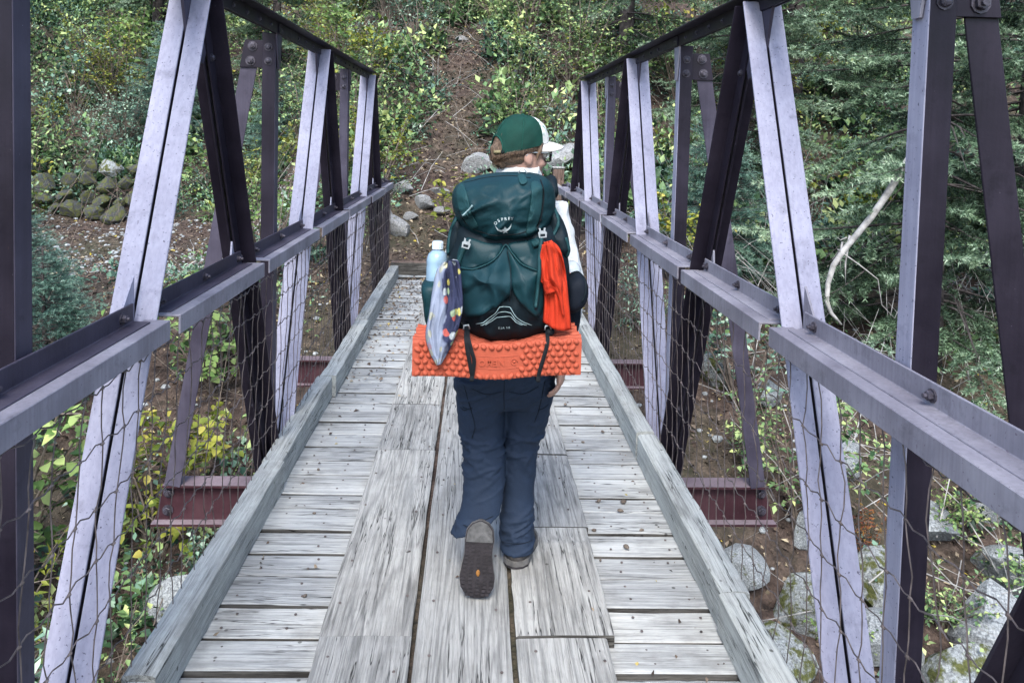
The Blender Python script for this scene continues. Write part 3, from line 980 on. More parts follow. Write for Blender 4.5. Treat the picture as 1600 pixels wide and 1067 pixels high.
# --- spruces
SP = [make_spruce(1, 7.5, 2.2), make_spruce(2, 8.5, 2.4, 0.5), make_spruce(3, 6.5, 1.9, 0.3, 0.24), make_spruce(4, 2.0, 1.15, 0.02, 0.085, 9, 170, 0.034, 0.0055, 0.2)]
def spruce(v, x, y, sc, rot, label, name='spruce_tree', tilt=(0, 0)):
    a, b, c = SP[v]
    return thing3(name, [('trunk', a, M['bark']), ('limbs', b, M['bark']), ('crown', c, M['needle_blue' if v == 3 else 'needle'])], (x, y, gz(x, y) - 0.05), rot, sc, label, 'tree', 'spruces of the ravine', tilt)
spruce(0, 4.75, 7.6, 1.0, 0.4, 'dark spruce just beyond the right rail, its drooping boughs nearest the bridge')
spruce(1, 6.9, 6.6, 0.95, 2.1, 'spruce cut by the right edge of the photo, behind the near right post')
spruce(1, 7.6, 10.0, 1.05, 3.9, 'tall spruce deep in the thicket at far right')
spruce(2, 3.9, 11.6, 1.0, 1.2, 'mid-height spruce behind the second right-hand vertical post')
spruce(0, 2.75, 14.2, 0.95, 5.0, 'spruce with bare dark trunk above the far end of the right top chord')
spruce(1, 5.9, 14.0, 1.05, 0.9, 'spruce filling the upper right behind the pale right diagonal')
spruce(2, 9.8, 8.2, 1.2, 2.6, 'outermost spruce on the right bank')
spruce(3, -3.85, 6.9, 0.74, 0.3, 'low bushy young spruce below the left handrail', 'young_spruce')
spruce(3, -4.6, 7.9, 0.6, 2.3, 'second low young spruce on the bank behind the bushy one', 'young_spruce')
spruce(2, -2.3, 17.2, 0.85, 2.2, 'spruce at the top of the gully, left of the bare soil')
spruce(0, -4.9, 18.6, 0.85, 4.1, 'hillside spruce seen between the first and second left diagonals')
spruce(1, -8.9, 21.5, 0.9, 1.5, 'spruce high on the slope in the upper left')
spruce(2, -12.2, 17.5, 1.0, 0.2, 'spruce at the far left edge of the slope')
spruce(0, 0.6, 22.5, 0.95, 3.3, 'spruce on the ridge straight above the gully')
spruce(1, 4.5, 21.0, 0.95, 5.2, 'distant spruce above the right end of the bridge')
spruce(2, -5.9, 25.0, 1.1, 0.8, 'distant spruce on the upper left ridge')
spruce(3, -6.5, 16.6, 1.2, 1.1, 'small blue-green conifer above the stone wall', 'young_spruce')
spruce(3, -3.9, 15.2, 0.9, 4.4, 'small conifer on the slope right of the stone wall', 'young_spruce')
spruce(3, 3.0, 9.2, 0.95, 3.4, 'young spruce at the foot of the dark thicket by the right rail', 'young_spruce')
spruce(3, 6.3, 5.1, 0.9, 1.9, 'young spruce low on the right bank', 'young_spruce')

# --- broadleaf shrubs
SH = {
    'alder': make_shrub(21, 11, 1.5, 0.55, 0.075, 0.62, 0.9),
    'willow': make_shrub(22, 12, 1.3, 0.6, 0.085, 0.34, 0.9, droop=0.3),
    'maple': make_shrub(23, 12, 1.2, 0.7, 0.078, 0.8, 0.85, full=True),
    'low': make_shrub(24, 14, 0.6, 1.0, 0.055, 0.65, 0.9),
    'sapling': make_shrub(25, 4, 1.1, 0.25, 0.105, 0.45, 1.0, full=True, bare=0.1),
    'big': make_shrub(26, 16, 2.4, 0.5, 0.085, 0.62, 0.75),
    'tallweed': make_shrub(27, 7, 0.9, 0.5, 0.09, 0.3, 1.0, full=True, bare=0.05),
}
def shrub(kind, mat, x, y, sc, rot, label, name='leafy_shrub', group='shrubs of the ravine', dz=-0.04):
    a, b = SH[kind]
    return thing3(name, [('stems', a, M['stem']), ('foliage', b, M[mat])], (x, y, gz(x, y) + dz), rot, sc, label, 'shrub', group)
shrub('sapling', 'leaf_yellow', -0.22, 9.55, 1.0, 0.3, 'bright yellow-green leafy sapling in the gully left of the green cap', 'sapling')
shrub('alder', 'leaf_yellow', -1.35, 10.3, 0.95, 1.9, 'yellowing bush behind the far end of the left handrail')
shrub('maple', 'leaf_yellow', -1.75, 13.2, 0.9, 0.9, 'pale yellow bush just above the far left end of the top chord')
shrub('alder', 'leaf_green', -1.9, 11.6, 1.0, 4.0, 'dark green bush beside the gully, above the white stones')
shrub('big', 'leaf_green', 1.55, 13.0, 0.85, 2.4, 'tall green bush on the right of the gully, above the cap brim')
shrub('alder', 'leaf_lime', 0.62, 11.6, 0.8, 5.1, 'lime-green bush hanging over the right side of the bare gully')
shrub('alder', 'leaf_yellow', 1.1, 15.6, 0.9, 0.7, 'yellow-green bush near the top of the gully')
shrub('willow', 'leaf_green', -0.75, 16.4, 0.95, 3.3, 'narrow-leaved bush at the top left of the gully')
shrub('maple', 'leaf_lime', -3.35, 5.3, 1.5, 2.0, 'pale lime broad-leaved bush beside the near left post')
shrub('willow', 'leaf_teal', -2.75, 4.1, 1.25, 0.5, 'blue-green bush low behind the left wire mesh')
shrub('maple', 'leaf_yellow', -2.35, 5.6, 1.0, 4.3, 'yellow-leaved bush behind the left raking strut')
shrub('maple', 'leaf_lime', -2.35, 7.0, 1.05, 0.2, 'pale green bush just under the left handrail, beside the dark diagonal')
shrub('alder', 'leaf_lime', -2.3, 8.6, 0.9, 2.7, 'light green bush at the end of the gravel bench')
shrub('big', 'leaf_yellow', -8.2, 17.6, 0.95, 0.4, 'tall yellow-green bush high in the upper left')
shrub('big', 'leaf_lime', -6.2, 18.0, 0.85, 1.4, 'bright lime bush beside the top of the first pale left diagonal')
shrub('tallweed', 'leaf_green', -8.4, 14.7, 1.6, 2.2, 'long-leaved green bush above the left end of the stone wall')
shrub('maple', 'leaf_lime', -7.9, 12.8, 0.95, 3.0, 'pale sapling standing before the stone wall', 'sapling')
shrub('alder', 'leaf_green', -3.2, 13.9, 1.0, 5.5, 'olive bush seen between the left struts', )
shrub('willow', 'leaf_yellow', -4.2, 14.6, 0.95, 1.0, 'yellow-olive bush on the slope behind the second left vertical post')
shrub('alder', 'leaf_teal', 2.5, 6.6, 0.95, 1.2, 'blue-green bush behind the right wire mesh, above the floor beam')
shrub('maple', 'leaf_yellow', 2.35, 8.6, 0.85, 2.2, 'yellow-leaved bush behind the dark right diagonal')
shrub('alder', 'leaf_lime', 3.2, 10.8, 0.9, 0.1, 'lime bush in the dark gap left of the pale right diagonal')
shrub('big', 'leaf_yellow', 4.6, 12.6, 0.9, 3.1, 'thin yellow-green bush among the dark trunks right of the chord')
shrub('alder', 'leaf_green', 2.55, 5.55, 0.85, 3.8, 'green and yellow bush seen through the mesh right of the pale diagonal')
shrub('tallweed', 'leaf_red', 3.05, 5.5, 0.46, 0.9, 'small plant with red and orange leaves by the right boulders', 'red_leaved_plant')
shrub('tallweed', 'leaf_red', 2.75, 5.75, 0.4, 2.9, 'second reddish plant left of the near right post', 'red_leaved_plant')
shrub('tallweed', 'leaf_green', 2.3, 6.1, 0.6, 4.4, 'small fern-like plant below the right handrail', 'fern')
shrub('low', 'leaf_lime', 3.7, 5.7, 0.8, 0.7, 'low pale plant between the right boulders')
shrub('low', 'leaf_green', 4.1, 5.3, 0.9, 2.0, 'low green plant at the right edge above the boulders')
shrub('low', 'leaf_yellow', 4.6, 6.3, 0.9, 4.6, 'low yellowing plant on the brown bank at right')
shrub('low', 'leaf_teal', -1.75, 5.4, 0.9, 1.3, 'low blue-green plant under the left floor beam end')
shrub('low', 'leaf_green', -2.2, 4.4, 1.1, 0.6, 'low green plant beside the dark boulder')
shrub('willow', 'leaf_yellow', -3.1, 4.6, 0.9, 2.9, 'yellow-tinged bush low at the left edge of the photo')
shrub('alder', 'leaf_green', -1.35, 9.4, 0.6, 3.6, 'small green bush crowding the left end post')
shrub('alder', 'leaf_green', 1.75, 9.9, 0.8, 3.0, 'green bush behind the wooden post at the far end')
shrub('willow', 'leaf_teal', 1.8, 7.6, 0.8, 5.0, 'narrow-leaved bush below the far right rail')

shrub('maple', 'leaf_green', 0.75, 13.4, 0.85, 2.6, 'dark green bush leaning into the gully above the cap')
shrub('alder', 'leaf_teal', -1.15, 14.6, 0.95, 0.8, 'blue-green bush on the left lip of the gully')
shrub('willow', 'leaf_lime', 0.25, 17.0, 0.9, 4.9, 'pale bush closing the head of the gully')
shrub('big', 'leaf_teal', -5.6, 16.4, 0.7, 5.6, 'blue-green thicket on the slope between the first pale and dark left diagonals')
shrub('alder', 'leaf_lime', -10.2, 15.8, 1.1, 2.5, 'light green bush by the left post, high above the wall')
for kd, mt, x, y, sc_, rt, lb in (
    ('big', 'leaf_green', -9.6, 16.2, 1.0, 0.3, 'tall dark green bush beside the near left post'), ('big', 'leaf_teal', -7.3, 16.0, 0.75, 1.9, 'blue-green bush overhanging the stone wall'),
    ('big', 'leaf_lime', -7.4, 20.0, 1.1, 3.0, 'pale leafy bush near the top of the photo, left of the first pale diagonal'), ('big', 'leaf_green', -4.4, 16.6, 0.9, 4.0, 'leafy bush behind the bolted plate of the left strut'),
    ('big', 'leaf_yellow', -3.0, 15.6, 0.75, 5.2, 'yellowing tall bush above the second left vertical post'), ('big', 'leaf_teal', -1.9, 15.9, 0.8, 0.9, 'blue-green tall bush left of the gully head'),
    ('big', 'leaf_green', -3.9, 21.0, 1.1, 2.2, 'tall bush on the ridge above the left chord'), ('big', 'leaf_green', 1.9, 11.4, 0.75, 3.7, 'tall green bush behind the far right diagonals'),
    ('big', 'leaf_teal', 2.2, 16.5, 1.0, 4.8, 'tall blue-green bush beside the bare spruce trunk'), ('big', 'leaf_yellow', 1.3, 18.5, 1.0, 1.2, 'yellow-green tall bush at the top right of the gully'),
    ('big', 'leaf_green', 3.6, 13.4, 0.9, 0.6, 'leafy bush between the right-hand spruces'), ('willow', 'leaf_lime', -2.6, 12.4, 1.0, 2.8, 'pale willow-leaved bush behind the far left diagonal'),
    ('big', 'leaf_lime', -11.8, 15.2, 0.9, 1.7, 'light leafy bush at the extreme left above the bench')):
    shrub(kd, mt, x, y, sc_, rt, lb)
for kd, mt, x, y, sc_, rt, lb in (
    ('maple', 'leaf_lime', -8.0, 18.6, 1.7, 0.8, 'broad-leaved lime bush at the top of the photo left of the first pale diagonal'), ('maple', 'leaf_yellow', -6.6, 17.2, 1.4, 2.9, 'broad-leaved yellow-green bush touching the first pale left diagonal'),
    ('maple', 'leaf_teal', -9.2, 17.8, 1.5, 4.4, 'broad-leaved blue-green bush in the upper left corner'), ('maple', 'leaf_lime', -2.5, 14.4, 1.2, 1.6, 'broad-leaved pale bush above the left chord end'),
    ('maple', 'leaf_green', 0.9, 14.6, 1.3, 3.9, 'broad-leaved green bush on the right shoulder of the gully'), ('maple', 'leaf_lime', 2.2, 12.8, 1.2, 5.5, 'broad-leaved lime bush behind the far right top chord'),
    ('sapling', 'leaf_lime', -5.0, 14.8, 1.5, 0.2, 'pale sapling on the slope above the bench'), ('low', 'leaf_green', 3.35, 5.0, 0.7, 1.1, 'low green plant tucked between the mossy and the pale boulder'),
    ('low', 'leaf_lime', 2.55, 4.75, 0.6, 3.3, 'low pale plant left of the mossy boulder'), ('low', 'leaf_teal', 3.9, 4.75, 0.7, 5.0, 'low blue-green plant at the foot of the large pale boulder')):
    shrub(kd, mt, x, y, sc_, rt, lb)
# --- undergrowth mass on the slopes: nobody could count it
def open_ground(x, y):
    """1 where the soil is bare: gully, bench, bank by the boulders"""
    g = np.exp(-((x + 0.45 - 0.03 * (y - 9)) / (0.46 + 0.6 * np.clip((10.8 - y) / 1.6, 0, 1))) ** 4) * (y < 16)
    b = ((x < -2.7) & (x > -7.6) & (y > 9.6) & (y < 13.6)) * 1.0
    r = ((x > 1.6) & (x < 6) & (y > 4.0) & (y < 7.2)) * 0.66
    br = ((np.abs(x) < 1.7) & (y < 9.6)) * 1.0
    return np.maximum.reduce([g, b, r, br])

def undergrowth(name, seed, n, xr, yr, leaves, rad, hgt, leaf, wid, mat, label, cat='undergrowth', keep=None):
    rg = np.random.default_rng(seed)
    x = rg.uniform(*xr, n)
    y = rg.uniform(*yr, n)
    patch = fbm(np.stack([x * 0.45 + seed, y * 0.45, x * 0 + seed], -1), 2)
    ok = (rg.random(n) > open_ground(x, y) * 1.2) & (patch > rg.uniform(0.36, 0.54, n))
    if keep is not None:
        ok &= keep(x, y)
    x, y = x[ok], y[ok]
    z = ground_z(x, y)
    m = len(x)
    k = rg.integers(int(leaves * 0.5), int(leaves * 1.4), m)
    i = np.repeat(np.arange(m), k)
    q = unit(rg.normal(0, 1, (len(i), 3)))
    q[:, 2] = np.abs(q[:, 2])
    s = (rg.uniform(0.5, 1.1, m) + 0.7 * rg.random(m) ** 4)[i][:, None]
    rr = rg.random((len(i), 1)) ** 0.45
    P = np.stack([x[i], y[i], z[i]], -1) + q * rr * s * np.array([rad, rad, hgt])
    D = q * 0.8 + rg.normal(0, 0.5, (len(i), 3))
    N = np.array([0, -0.15, 1.0]) + rg.normal(0, 0.45, (len(i), 3)) + q * 0.5
    Ln = leaf * rg.uniform(0.6, 1.3, len(i)) * (0.5 + 1.2 * rg.random(m) ** 1.5)[i]
    tint = np.clip(rg.normal(0.42, 0.21, m)[i] + 0.3 * (rr[:, 0] * q[:, 2] - 0.3) + rg.normal(0, 0.15, len(i)), 0, 1)  # inner and lower leaves tinted darker: clump shade put into the colour
    V, F, tt = kite_leaves(P, D, N, Ln, Ln * wid, tint)
    o = link(name, arr_mesh(name, V, F, tt), M[mat])
    tag(o, label, cat, kind='stuff')
    return o
hillkeep = lambda x, y: y > hill_base(x) - 0.3
undergrowth('undergrowth', 5, 4200, (-14, 12), (8.9, 26), 62, 0.42, 0.66, 0.10, 0.6, 'leaf_green', 'mixed green undergrowth covering the far hillside', keep=hillkeep)
undergrowth('undergrowth', 6, 3200, (-14, 12), (8.9, 26), 85, 0.4, 0.55, 0.07, 0.5, 'leaf_teal', 'blue-green low growth mixed over the far hillside', keep=hillkeep)
undergrowth('undergrowth', 7, 620, (-14, 10), (9.5, 25), 60, 0.4, 0.7, 0.08, 0.7, 'leaf_yellow', 'yellowing autumn leaves scattered through the hillside growth', keep=hillkeep)
undergrowth('undergrowth', 8, 900, (-9, 9), (2.8, 9.4), 60, 0.3, 0.4, 0.06, 0.55, 'leaf_green', 'green plants along the ravine bank below the bridge')
undergrowth('undergrowth', 9, 560, (-9, 9), (2.8, 9.4), 55, 0.3, 0.3, 0.06, 0.6, 'leaf_teal', 'blue-green plants along the ravine bank below the bridge')

undergrowth('undergrowth', 15, 1500, (-30, -13.5), (9, 30), 60, 0.7, 1.3, 0.14, 0.6, 'leaf_green', 'hillside growth farther along the left bank', keep=hillkeep)
undergrowth('undergrowth', 16, 900, (11.5, 26), (6, 28), 60, 0.8, 1.5, 0.14, 0.6, 'leaf_teal', 'growth farther along the right bank', keep=lambda x, y: y > 5)
undergrowth('undergrowth', 17, 1500, (-16, 14), (25, 36), 55, 0.8, 1.6, 0.15, 0.6, 'leaf_green', 'woods over the top of the hill', keep=hillkeep)
# --- dry twigs and fallen leaves
def litter(name, seed, n, xr, yr, size, label, keep=None, dz=0.012, zf=None):
    rg = np.random.default_rng(seed)
    x, y = rg.uniform(*xr, n), rg.uniform(*yr, n)
    if keep is not None:
        ok = keep(x, y, rg)
        x, y = x[ok], y[ok]
    z = (ground_z(x, y) if zf is None else zf(x, y)) + rg.uniform(0.0, dz, len(x))
    D = rg.normal(0, 1, (len(x), 3)) * np.array([1, 1, 0.35])
    N = np.array([0, 0, 1.0]) + rg.normal(0, 0.5, (len(x), 3))
    Ln = size * rg.uniform(0.45, 1.3, len(x))
    V, F, tt = kite_leaves(np.stack([x, y, z], -1), D, N, Ln, Ln * rg.uniform(0.35, 0.75, len(x)), rg.random(len(x)) ** 1.2)
    o = link(name, arr_mesh(name, V, F, tt), M['litter'])
    return tag(o, label, 'leaf litter', kind='stuff')
litter('leaf_litter', 31, 26000, (-3, 3.2), (8.45, 18), 0.06, 'brown fallen leaves on the bare gully soil')
litter('leaf_litter', 32, 12000, (-8.5, -2.3), (8.5, 14), 0.055, 'fallen leaves and chips on the gravel bench at left')
litter('leaf_litter', 33, 26000, (-6, 6.5), (2.6, 8.6), 0.05, 'fallen leaves over the ravine bank under the bridge')

def twigs(name, seed, n, xr, yr, label, mat='dead', keep=None, hgt=0.25, ln=(0.25, 0.9)):
    rg = random.Random(seed)
    mb = MB()
    k = 0
    while k < n:
        x, y = rg.uniform(*xr), rg.uniform(*yr)
        if keep is not None and not keep(x, y):
            k += 1
            continue
        z = gz(x, y) + rg.uniform(0.01, hgt * 0.5)
        a = rg.uniform(0, 6.28)
        l = rg.uniform(*ln)
        e = rg.uniform(-0.1, 0.6) * hgt * 2.2
        p0 = Vector((x, y, z))
        p2 = p0 + Vector((math.cos(a) * l, math.sin(a) * l, e + (gz(x + math.cos(a) * l, y + math.sin(a) * l) - gz(x, y))))
        p1 = p0.lerp(p2, 0.5) + Vector((rg.uniform(-0.08, 0.08), rg.uniform(-0.08, 0.08), rg.uniform(0, 0.12))) * l
        r = rg.uniform(0.002, 0.006)
        mb.tube([p0, p1, p2], [r, r * 0.8, r * 0.3], 3, cap=False)
        k += 1
    o = link(name, mb.mesh(name, fix=False), M[mat])
    return tag(o, label, 'twigs', kind='stuff')
twigs('dry_twigs', 51, 420, (-4, 4), (8.9, 17), 'dead twigs and roots lying on the gully slope')
twigs('dry_twigs', 52, 700, (2.2, 8), (4.8, 11), 'bare tangled twigs under the right-hand spruces', hgt=0.7, ln=(0.3, 1.1))
twigs('dry_twigs', 53, 500, (-6.5, -1.7), (3.6, 8.5), 'bare tangled twigs behind the left wire mesh', mat='stem', hgt=0.6, ln=(0.3, 1.0))
twigs('dry_twigs', 54, 1300, (-13, 6), (11.5, 20), 'thin dead stems through the hillside growth', mat='stem', hgt=0.9, ln=(0.4, 1.3))

# ------------------------------------------------------------------ stones
def rock_mesh(seed, sub=3, rough=0.22, flat=0.75):
    bm = bmesh.new()
    bmesh.ops.create_icosphere(bm, subdivisions=sub, radius=1)
    co = np.array([v.co[:] for v in bm.verts])
    rg = np.random.default_rng(seed)
    for _ in range(9):                                  # cleaved faces
        nrm = unit(rg.normal(0, 1, (1, 3)))[0]
        d = rg.uniform(0.42, 0.8)
        over = co @ nrm - d
        co = co - np.maximum(over, 0)[:, None] * nrm * 0.88
    n = fbm(co * 1.7 + seed * 5.3, 4) - 0.5
    n2 = fbm(co * 6 + seed * 2.3, 2) - 0.5
    co = co * (1 + rough * 1.3 * n[:, None] + 0.16 * n2[:, None])
    co = co * np.array([1.0, rg.uniform(0.75, 1.0), flat * rg.uniform(0.85, 1.1)])
    for v, c in zip(bm.verts, co):
        v.co = c
    me = bpy.data.meshes.new('stone')
    bm.to_mesh(me)
    bm.free()
    me.polygons.foreach_set('use_smooth', [True] * len(me.polygons))
    me.set_sharp_from_angle(angle=math.radians(24))
    return me
ROCK = [rock_mesh(60 + i) for i in range(7)]
def stone(v, x, y, r, mat, label=None, name='boulder', parent=None, z=None, sink=0.3, cat='rock', group=None, rot=None, sc=(1, 1, 1)):
    me = ROCK[v % 7]
    o = bpy.data.objects.new(name, me)
    COL.objects.link(o)
    if len(me.materials) == 0:
        me.materials.append(M['rock'])
    o.material_slots[0].link = 'OBJECT'
    o.material_slots[0].material = M[mat]
    o.scale = (r * sc[0], r * sc[1], r * sc[2])
    o.rotation_euler = rot or (random.uniform(-0.35, 0.35), random.uniform(-0.35, 0.35), random.uniform(0, 6.28))
    zz = (gz(x, y) + r * (0.7 - sink * 1.2) if z is None else z)
    o.location = (x, y, zz)
    if parent is not None:
        o.parent = parent
        o.location = Vector((x, y, zz)) - parent.location
    else:
        tag(o, label, cat, group)
    return o
G1 = 'boulders on the right bank'
stone(0, 3.02, 5.18, 0.31, 'rock_moss', 'rounded grey boulder with a moss patch beside the near right post', group=G1)
stone(1, 3.62, 4.95, 0.34, 'rock', 'large pale boulder at the lower right edge of the photo', group=G1)
stone(2, 3.6, 5.66, 0.28, 'rock', 'grey boulder standing above the two lower right ones', group=G1)
stone(3, 3.15, 6.15, 0.27, 'rock', 'angular boulder behind the red-leaved plant', group=G1)
stone(4, 3.25, 4.55, 0.36, 'rock_moss', 'low mossy boulder at the bottom edge right of the post', group=G1)
stone(5, 2.35, 4.95, 0.27, 'rock_moss', 'small mossy stone left of the near right post', group=G1)
stone(6, 1.98, 5.2, 0.2, 'rock', 'pale stone just outside the right kerb, lower centre right', group=G1)
stone(0, 2.0, 4.65, 0.28, 'rock_moss', 'moss-covered stone against the right kerb at the bottom', group=G1)
stone(1, 2.42, 4.35, 0.24, 'rock', 'stone at the bottom edge under the pale right diagonal', group=G1)
stone(2, 1.75, 5.75, 0.2, 'rock', 'small stone under the right floor beam', group=G1)
stone(3, 2.3, 7.0, 0.26, 'rock_moss', 'grey stone seen through the mesh above the right floor beam', group=G1)
stone(4, 2.75, 6.8, 0.2, 'rock', 'small stone behind the right raking strut', group=G1)
stone(5, 4.3, 5.9, 0.18, 'rock', 'small stone on the brown bank at the right edge', group=G1)
stone(6, 2.75, 4.75, 0.26, 'rock', 'pale boulder filling the gap left of the mossy one', group=G1)
stone(3, 4.1, 5.35, 0.28, 'rock', 'pale boulder half cut by the right edge of the photo', group=G1)
stone(5, 2.62, 5.5, 0.2, 'rock', 'small stone behind the pale right diagonal', group=G1)
stone(2, 3.0, 4.1, 0.3, 'rock', 'boulder low in the lower right corner', group=G1)
G2 = 'boulders on the left bank'
stone(2, -1.62, 4.75, 0.30, 'rock_dark', 'dark boulder outside the left kerb at the bottom', group=G2)
stone(4, -1.95, 5.2, 0.27, 'rock', 'grey boulder behind the dark one at lower left', group=G2)
stone(6, -1.45, 5.55, 0.2, 'rock', 'small grey boulder below the left floor beam', group=G2)
stone(1, -2.75, 8.6, 0.28, 'rock', 'pale stone at the near edge of the gravel bench', group=G2)
G3 = 'pale stones by the trail'
for i, (x, y, r, v, lb) in enumerate(((-1.02, 9.75, 0.24, 3, 'largest pale stone at the foot of the slope, left of the bottle'), (-0.72, 10.25, 0.18, 0, 'pale flat stone above the largest trail stone'),
        (-1.0, 10.5, 0.16, 1, 'long white stone highest on the left of the trail stones'), (-0.52, 10.6, 0.13, 2, 'small white stone right of the long one'),
        (-1.2, 10.05, 0.12, 4, 'small pale stone at the left end of the trail stones'), (-0.85, 9.98, 0.10, 5, 'smallest pale stone in the middle of the trail stones'),
        (-0.45, 10.15, 0.11, 6, 'pale stone beside the stem of the yellow sapling'), (1.05, 10.9, 0.5, 2, 'big pale boulder right of the cap brim'),
        (0.05, 11.1, 0.26, 5, 'pale rock showing left of the green cap'), (0.75, 13.6, 0.16, 1, 'white stone on the gully side under the bush'), (-0.35, 15.6, 0.14, 4, 'white stone near the top of the gully'))):
    stone(v, x, y, r, 'rock_pale', lb, 'trail_stone', group=G3, sc=(1.25, 1, 0.8))
wall = empty('stone_wall', (-6.6, 13.75, gz(-6.6, 13.75)))
tag(wall, 'dry wall of dark mossy stones behind the gravel bench at left', 'wall')
rw = random.Random(5)
for row in range(4):
    x = -8.5 + rw.uniform(0, 0.2)
    while x < -5.9:
        r = rw.uniform(0.13, 0.27)
        if row < 3 or rw.random() < 0.6:
            y = 13.72 + row * 0.11 + rw.uniform(-0.06, 0.06)
            stone(rw.randrange(7), x, y, r, 'rock_dark' if rw.random() < 0.9 else 'rock_moss', name='stone', parent=wall, z=gz(x, 13.6) + 0.1 + row * 0.27 + rw.uniform(-0.05, 0.05))
        x += r * 1.75
mbp = MB()
rgp = np.random.default_rng(77)
n = 1500
px_, py_ = np.concatenate([rgp.uniform(-8, -2.4, n), rgp.uniform(-3, 5, n // 2)]), np.concatenate([rgp.uniform(9.5, 13.8, n), rgp.uniform(3, 8.6, n // 2)])
pz_ = ground_z(px_, py_)
for a, b, c in zip(px_, py_, pz_):
    r = abs(rgp.normal(0, 0.016)) + 0.009
    mbp.ball((a, b, c + r * 0.3), r, r * rgp.uniform(0.6, 1), r * 0.6, 5, 4)
grv = link('gravel', mbp.mesh('gravel', fix=False), M['rock'])
tag(grv, 'loose gravel and chips on the bench and bank', 'gravel', kind='stuff')

# --- the bleached dead branch hanging in front of the right-hand spruces
db = empty('dead_branch', (4.1, 7.2, 1.2))
tag(db, 'bleached bare branch curving down in front of the dark spruce at right', 'branch')
def bp_(pts, rad, name, n=7):
    mb = MB().tube(pts, rad, n)
    o = mb.obj(name, M['dead'], db, True)
    o.location = -Vector(db.location)
    return o
bp_([(4.30, 7.15, 1.66), (4.08, 7.05, 1.40), (3.90, 7.0, 1.14), (3.77, 7.0, 0.94), (3.63, 7.0, 0.76), (3.50, 6.97, 0.62), (3.40, 6.95, 0.48), (3.345, 6.93, 0.31), (3.335, 6.92, 0.15), (3.37, 6.9, 0.04), (3.47, 6.88, -0.07)], [0.038, 0.036, 0.034, 0.032, 0.030, 0.028, 0.027, 0.025, 0.023, 0.020, 0.009], 'limb', 9)
bp_([(3.54, 7.0, 0.74), (3.46, 6.96, 0.72), (3.42, 6.94, 0.75)], [0.01, 0.006, 0.002], 'twig', 4)
bp_([(3.44, 6.97, 0.63), (3.62, 6.9, 0.5), (3.82, 6.92, 0.36), (3.86, 6.9, 0.12), (4.02, 6.95, -0.02), (4.1, 6.95, 0.18)], [0.008, 0.007, 0.006, 0.005, 0.004, 0.003], 'twig', 4)
bp_([(3.58, 7.02, 0.76), (3.53, 6.98, 0.50), (3.535, 6.97, 0.30)], [0.014, 0.01, 0.003], 'twig', 4)
bp_([(3.50, 7.0, 0.7), (3.475, 6.98, 0.56), (3.48, 6.97, 0.44)], [0.012, 0.009, 0.003], 'twig', 4)
bp_([(3.24, 6.92, 0.16), (3.19, 6.9, 0.06), (3.2, 6.89, -0.04)], [0.012, 0.008, 0.004], 'twig', 4)

# --- wooden post and handrail of the trail beyond the far end
wp = empty('wooden_post', (0.98, 9.0, gz(0.98, 9.0)))
tag(wp, 'brown wooden trail post with sloping rail beyond the far right end of the bridge', 'post')
MB().box(-0.065, 0.065, -0.065, 0.065, -0.3, 1.15).obj('shaft', M['post_wood'], wp, bevel=0.006)
MB().box(-0.075, 0.075, -0.075, 0.075, 1.15, 1.175).obj('cap', M['runner'], wp, bevel=0.01)
rl = MB().prism([(-0.05, -0.03), (0.05, -0.03), (0.05, 0.03), (-0.05, 0.03)], Vector((-0.12, -0.03, 0.98)), Vector((0.05, -0.70, 0.88)), X, Z).obj('rail', M['runner'], wp, bevel=0.004)

# --- debris on the deck
def deck_z(x, y):
    return np.where((x > -0.47) & (x < 0.46), 0.046, 0.002) + 0 * y
litter('deck_litter', 91, 5200, (-0.86, 0.84), (4.4, 8.55), 0.034, 'dead leaves and dirt gathered on the far end of the deck',
       keep=lambda x, y, rg: rg.random(len(x)) < np.clip((y - 4.6) / 4, 0.02, 1) * np.where(x < -0.45, 1.0, 0.35), zf=deck_z, dz=0.01)
litter('deck_litter', 92, 420, (-0.84, 0.82), (1.9, 5.2), 0.02, 'sparse bits of dry leaf along the kerbs of the deck',
       keep=lambda x, y, rg: rg.random(len(x)) < np.where(np.abs(x) > 0.72, 0.8, 0.12), zf=deck_z, dz=0.006)
# dirt packed in the two gaps between the runner boards
for xa, xb in ((-0.180, -0.164), (0.1405, 0.1565)):
    n = 260
    t = np.linspace(-1.3, 8.0, n)
    zz = 0.012 + 0.02 * fbm(np.stack([t * 9, t * 0, t * 0 + xa * 9], -1), 3)
    Vd = np.concatenate([np.stack([np.full(n, xa - 0.006), t, zz], -1), np.stack([np.full(n, xb + 0.006), t, zz + 0.004], -1)])
    k = np.arange(n - 1)
    o = link('gap_dirt', arr_mesh('gap_dirt', Vd - np.array([0, 3, 0]), np.stack([k, k + 1, k + n + 1, k + n], -1)), M['ground'], bridge, smooth=True)
    o['kind'] = 'stuff'
cone = MB()
cone.loft([[Vector((1.3 * r * math.cos(a) * (1 + 0.18 * math.sin(3 * a + k)), r * math.sin(a), z)) for a in [i * math.pi / 4 for i in range(8)]] for k, (r, z) in enumerate(((0.004, 0), (0.011, 0.003), (0.013, 0.009), (0.009, 0.015), (0.003, 0.018)))])
conem = cone.mesh('pebble', True)
conem.materials.append(M['stem'])
PEB = []
for x, y in ((0.60, 3.96), (0.58, 3.31), (0.66, 3.22), (0.72, 3.06), (0.52, 3.06), (0.63, 2.93), (0.57, 4.52), (0.51, 2.84), (-0.67, 3.2), (-0.74, 3.62), (-0.58, 2.62), (0.69, 3.3), (0.73, 4.1), (0.62, 5.0)):
    o = bpy.data.objects.new('pebble', conem)
    COL.objects.link(o)
    o.location = (x, y, 0.002)
    s = random.uniform(0.45, 0.95)
    o.scale = (s, s * random.uniform(0.6, 1), s)
    o.rotation_euler = (0, 0, random.uniform(0, 6))
    PEB.append(o)

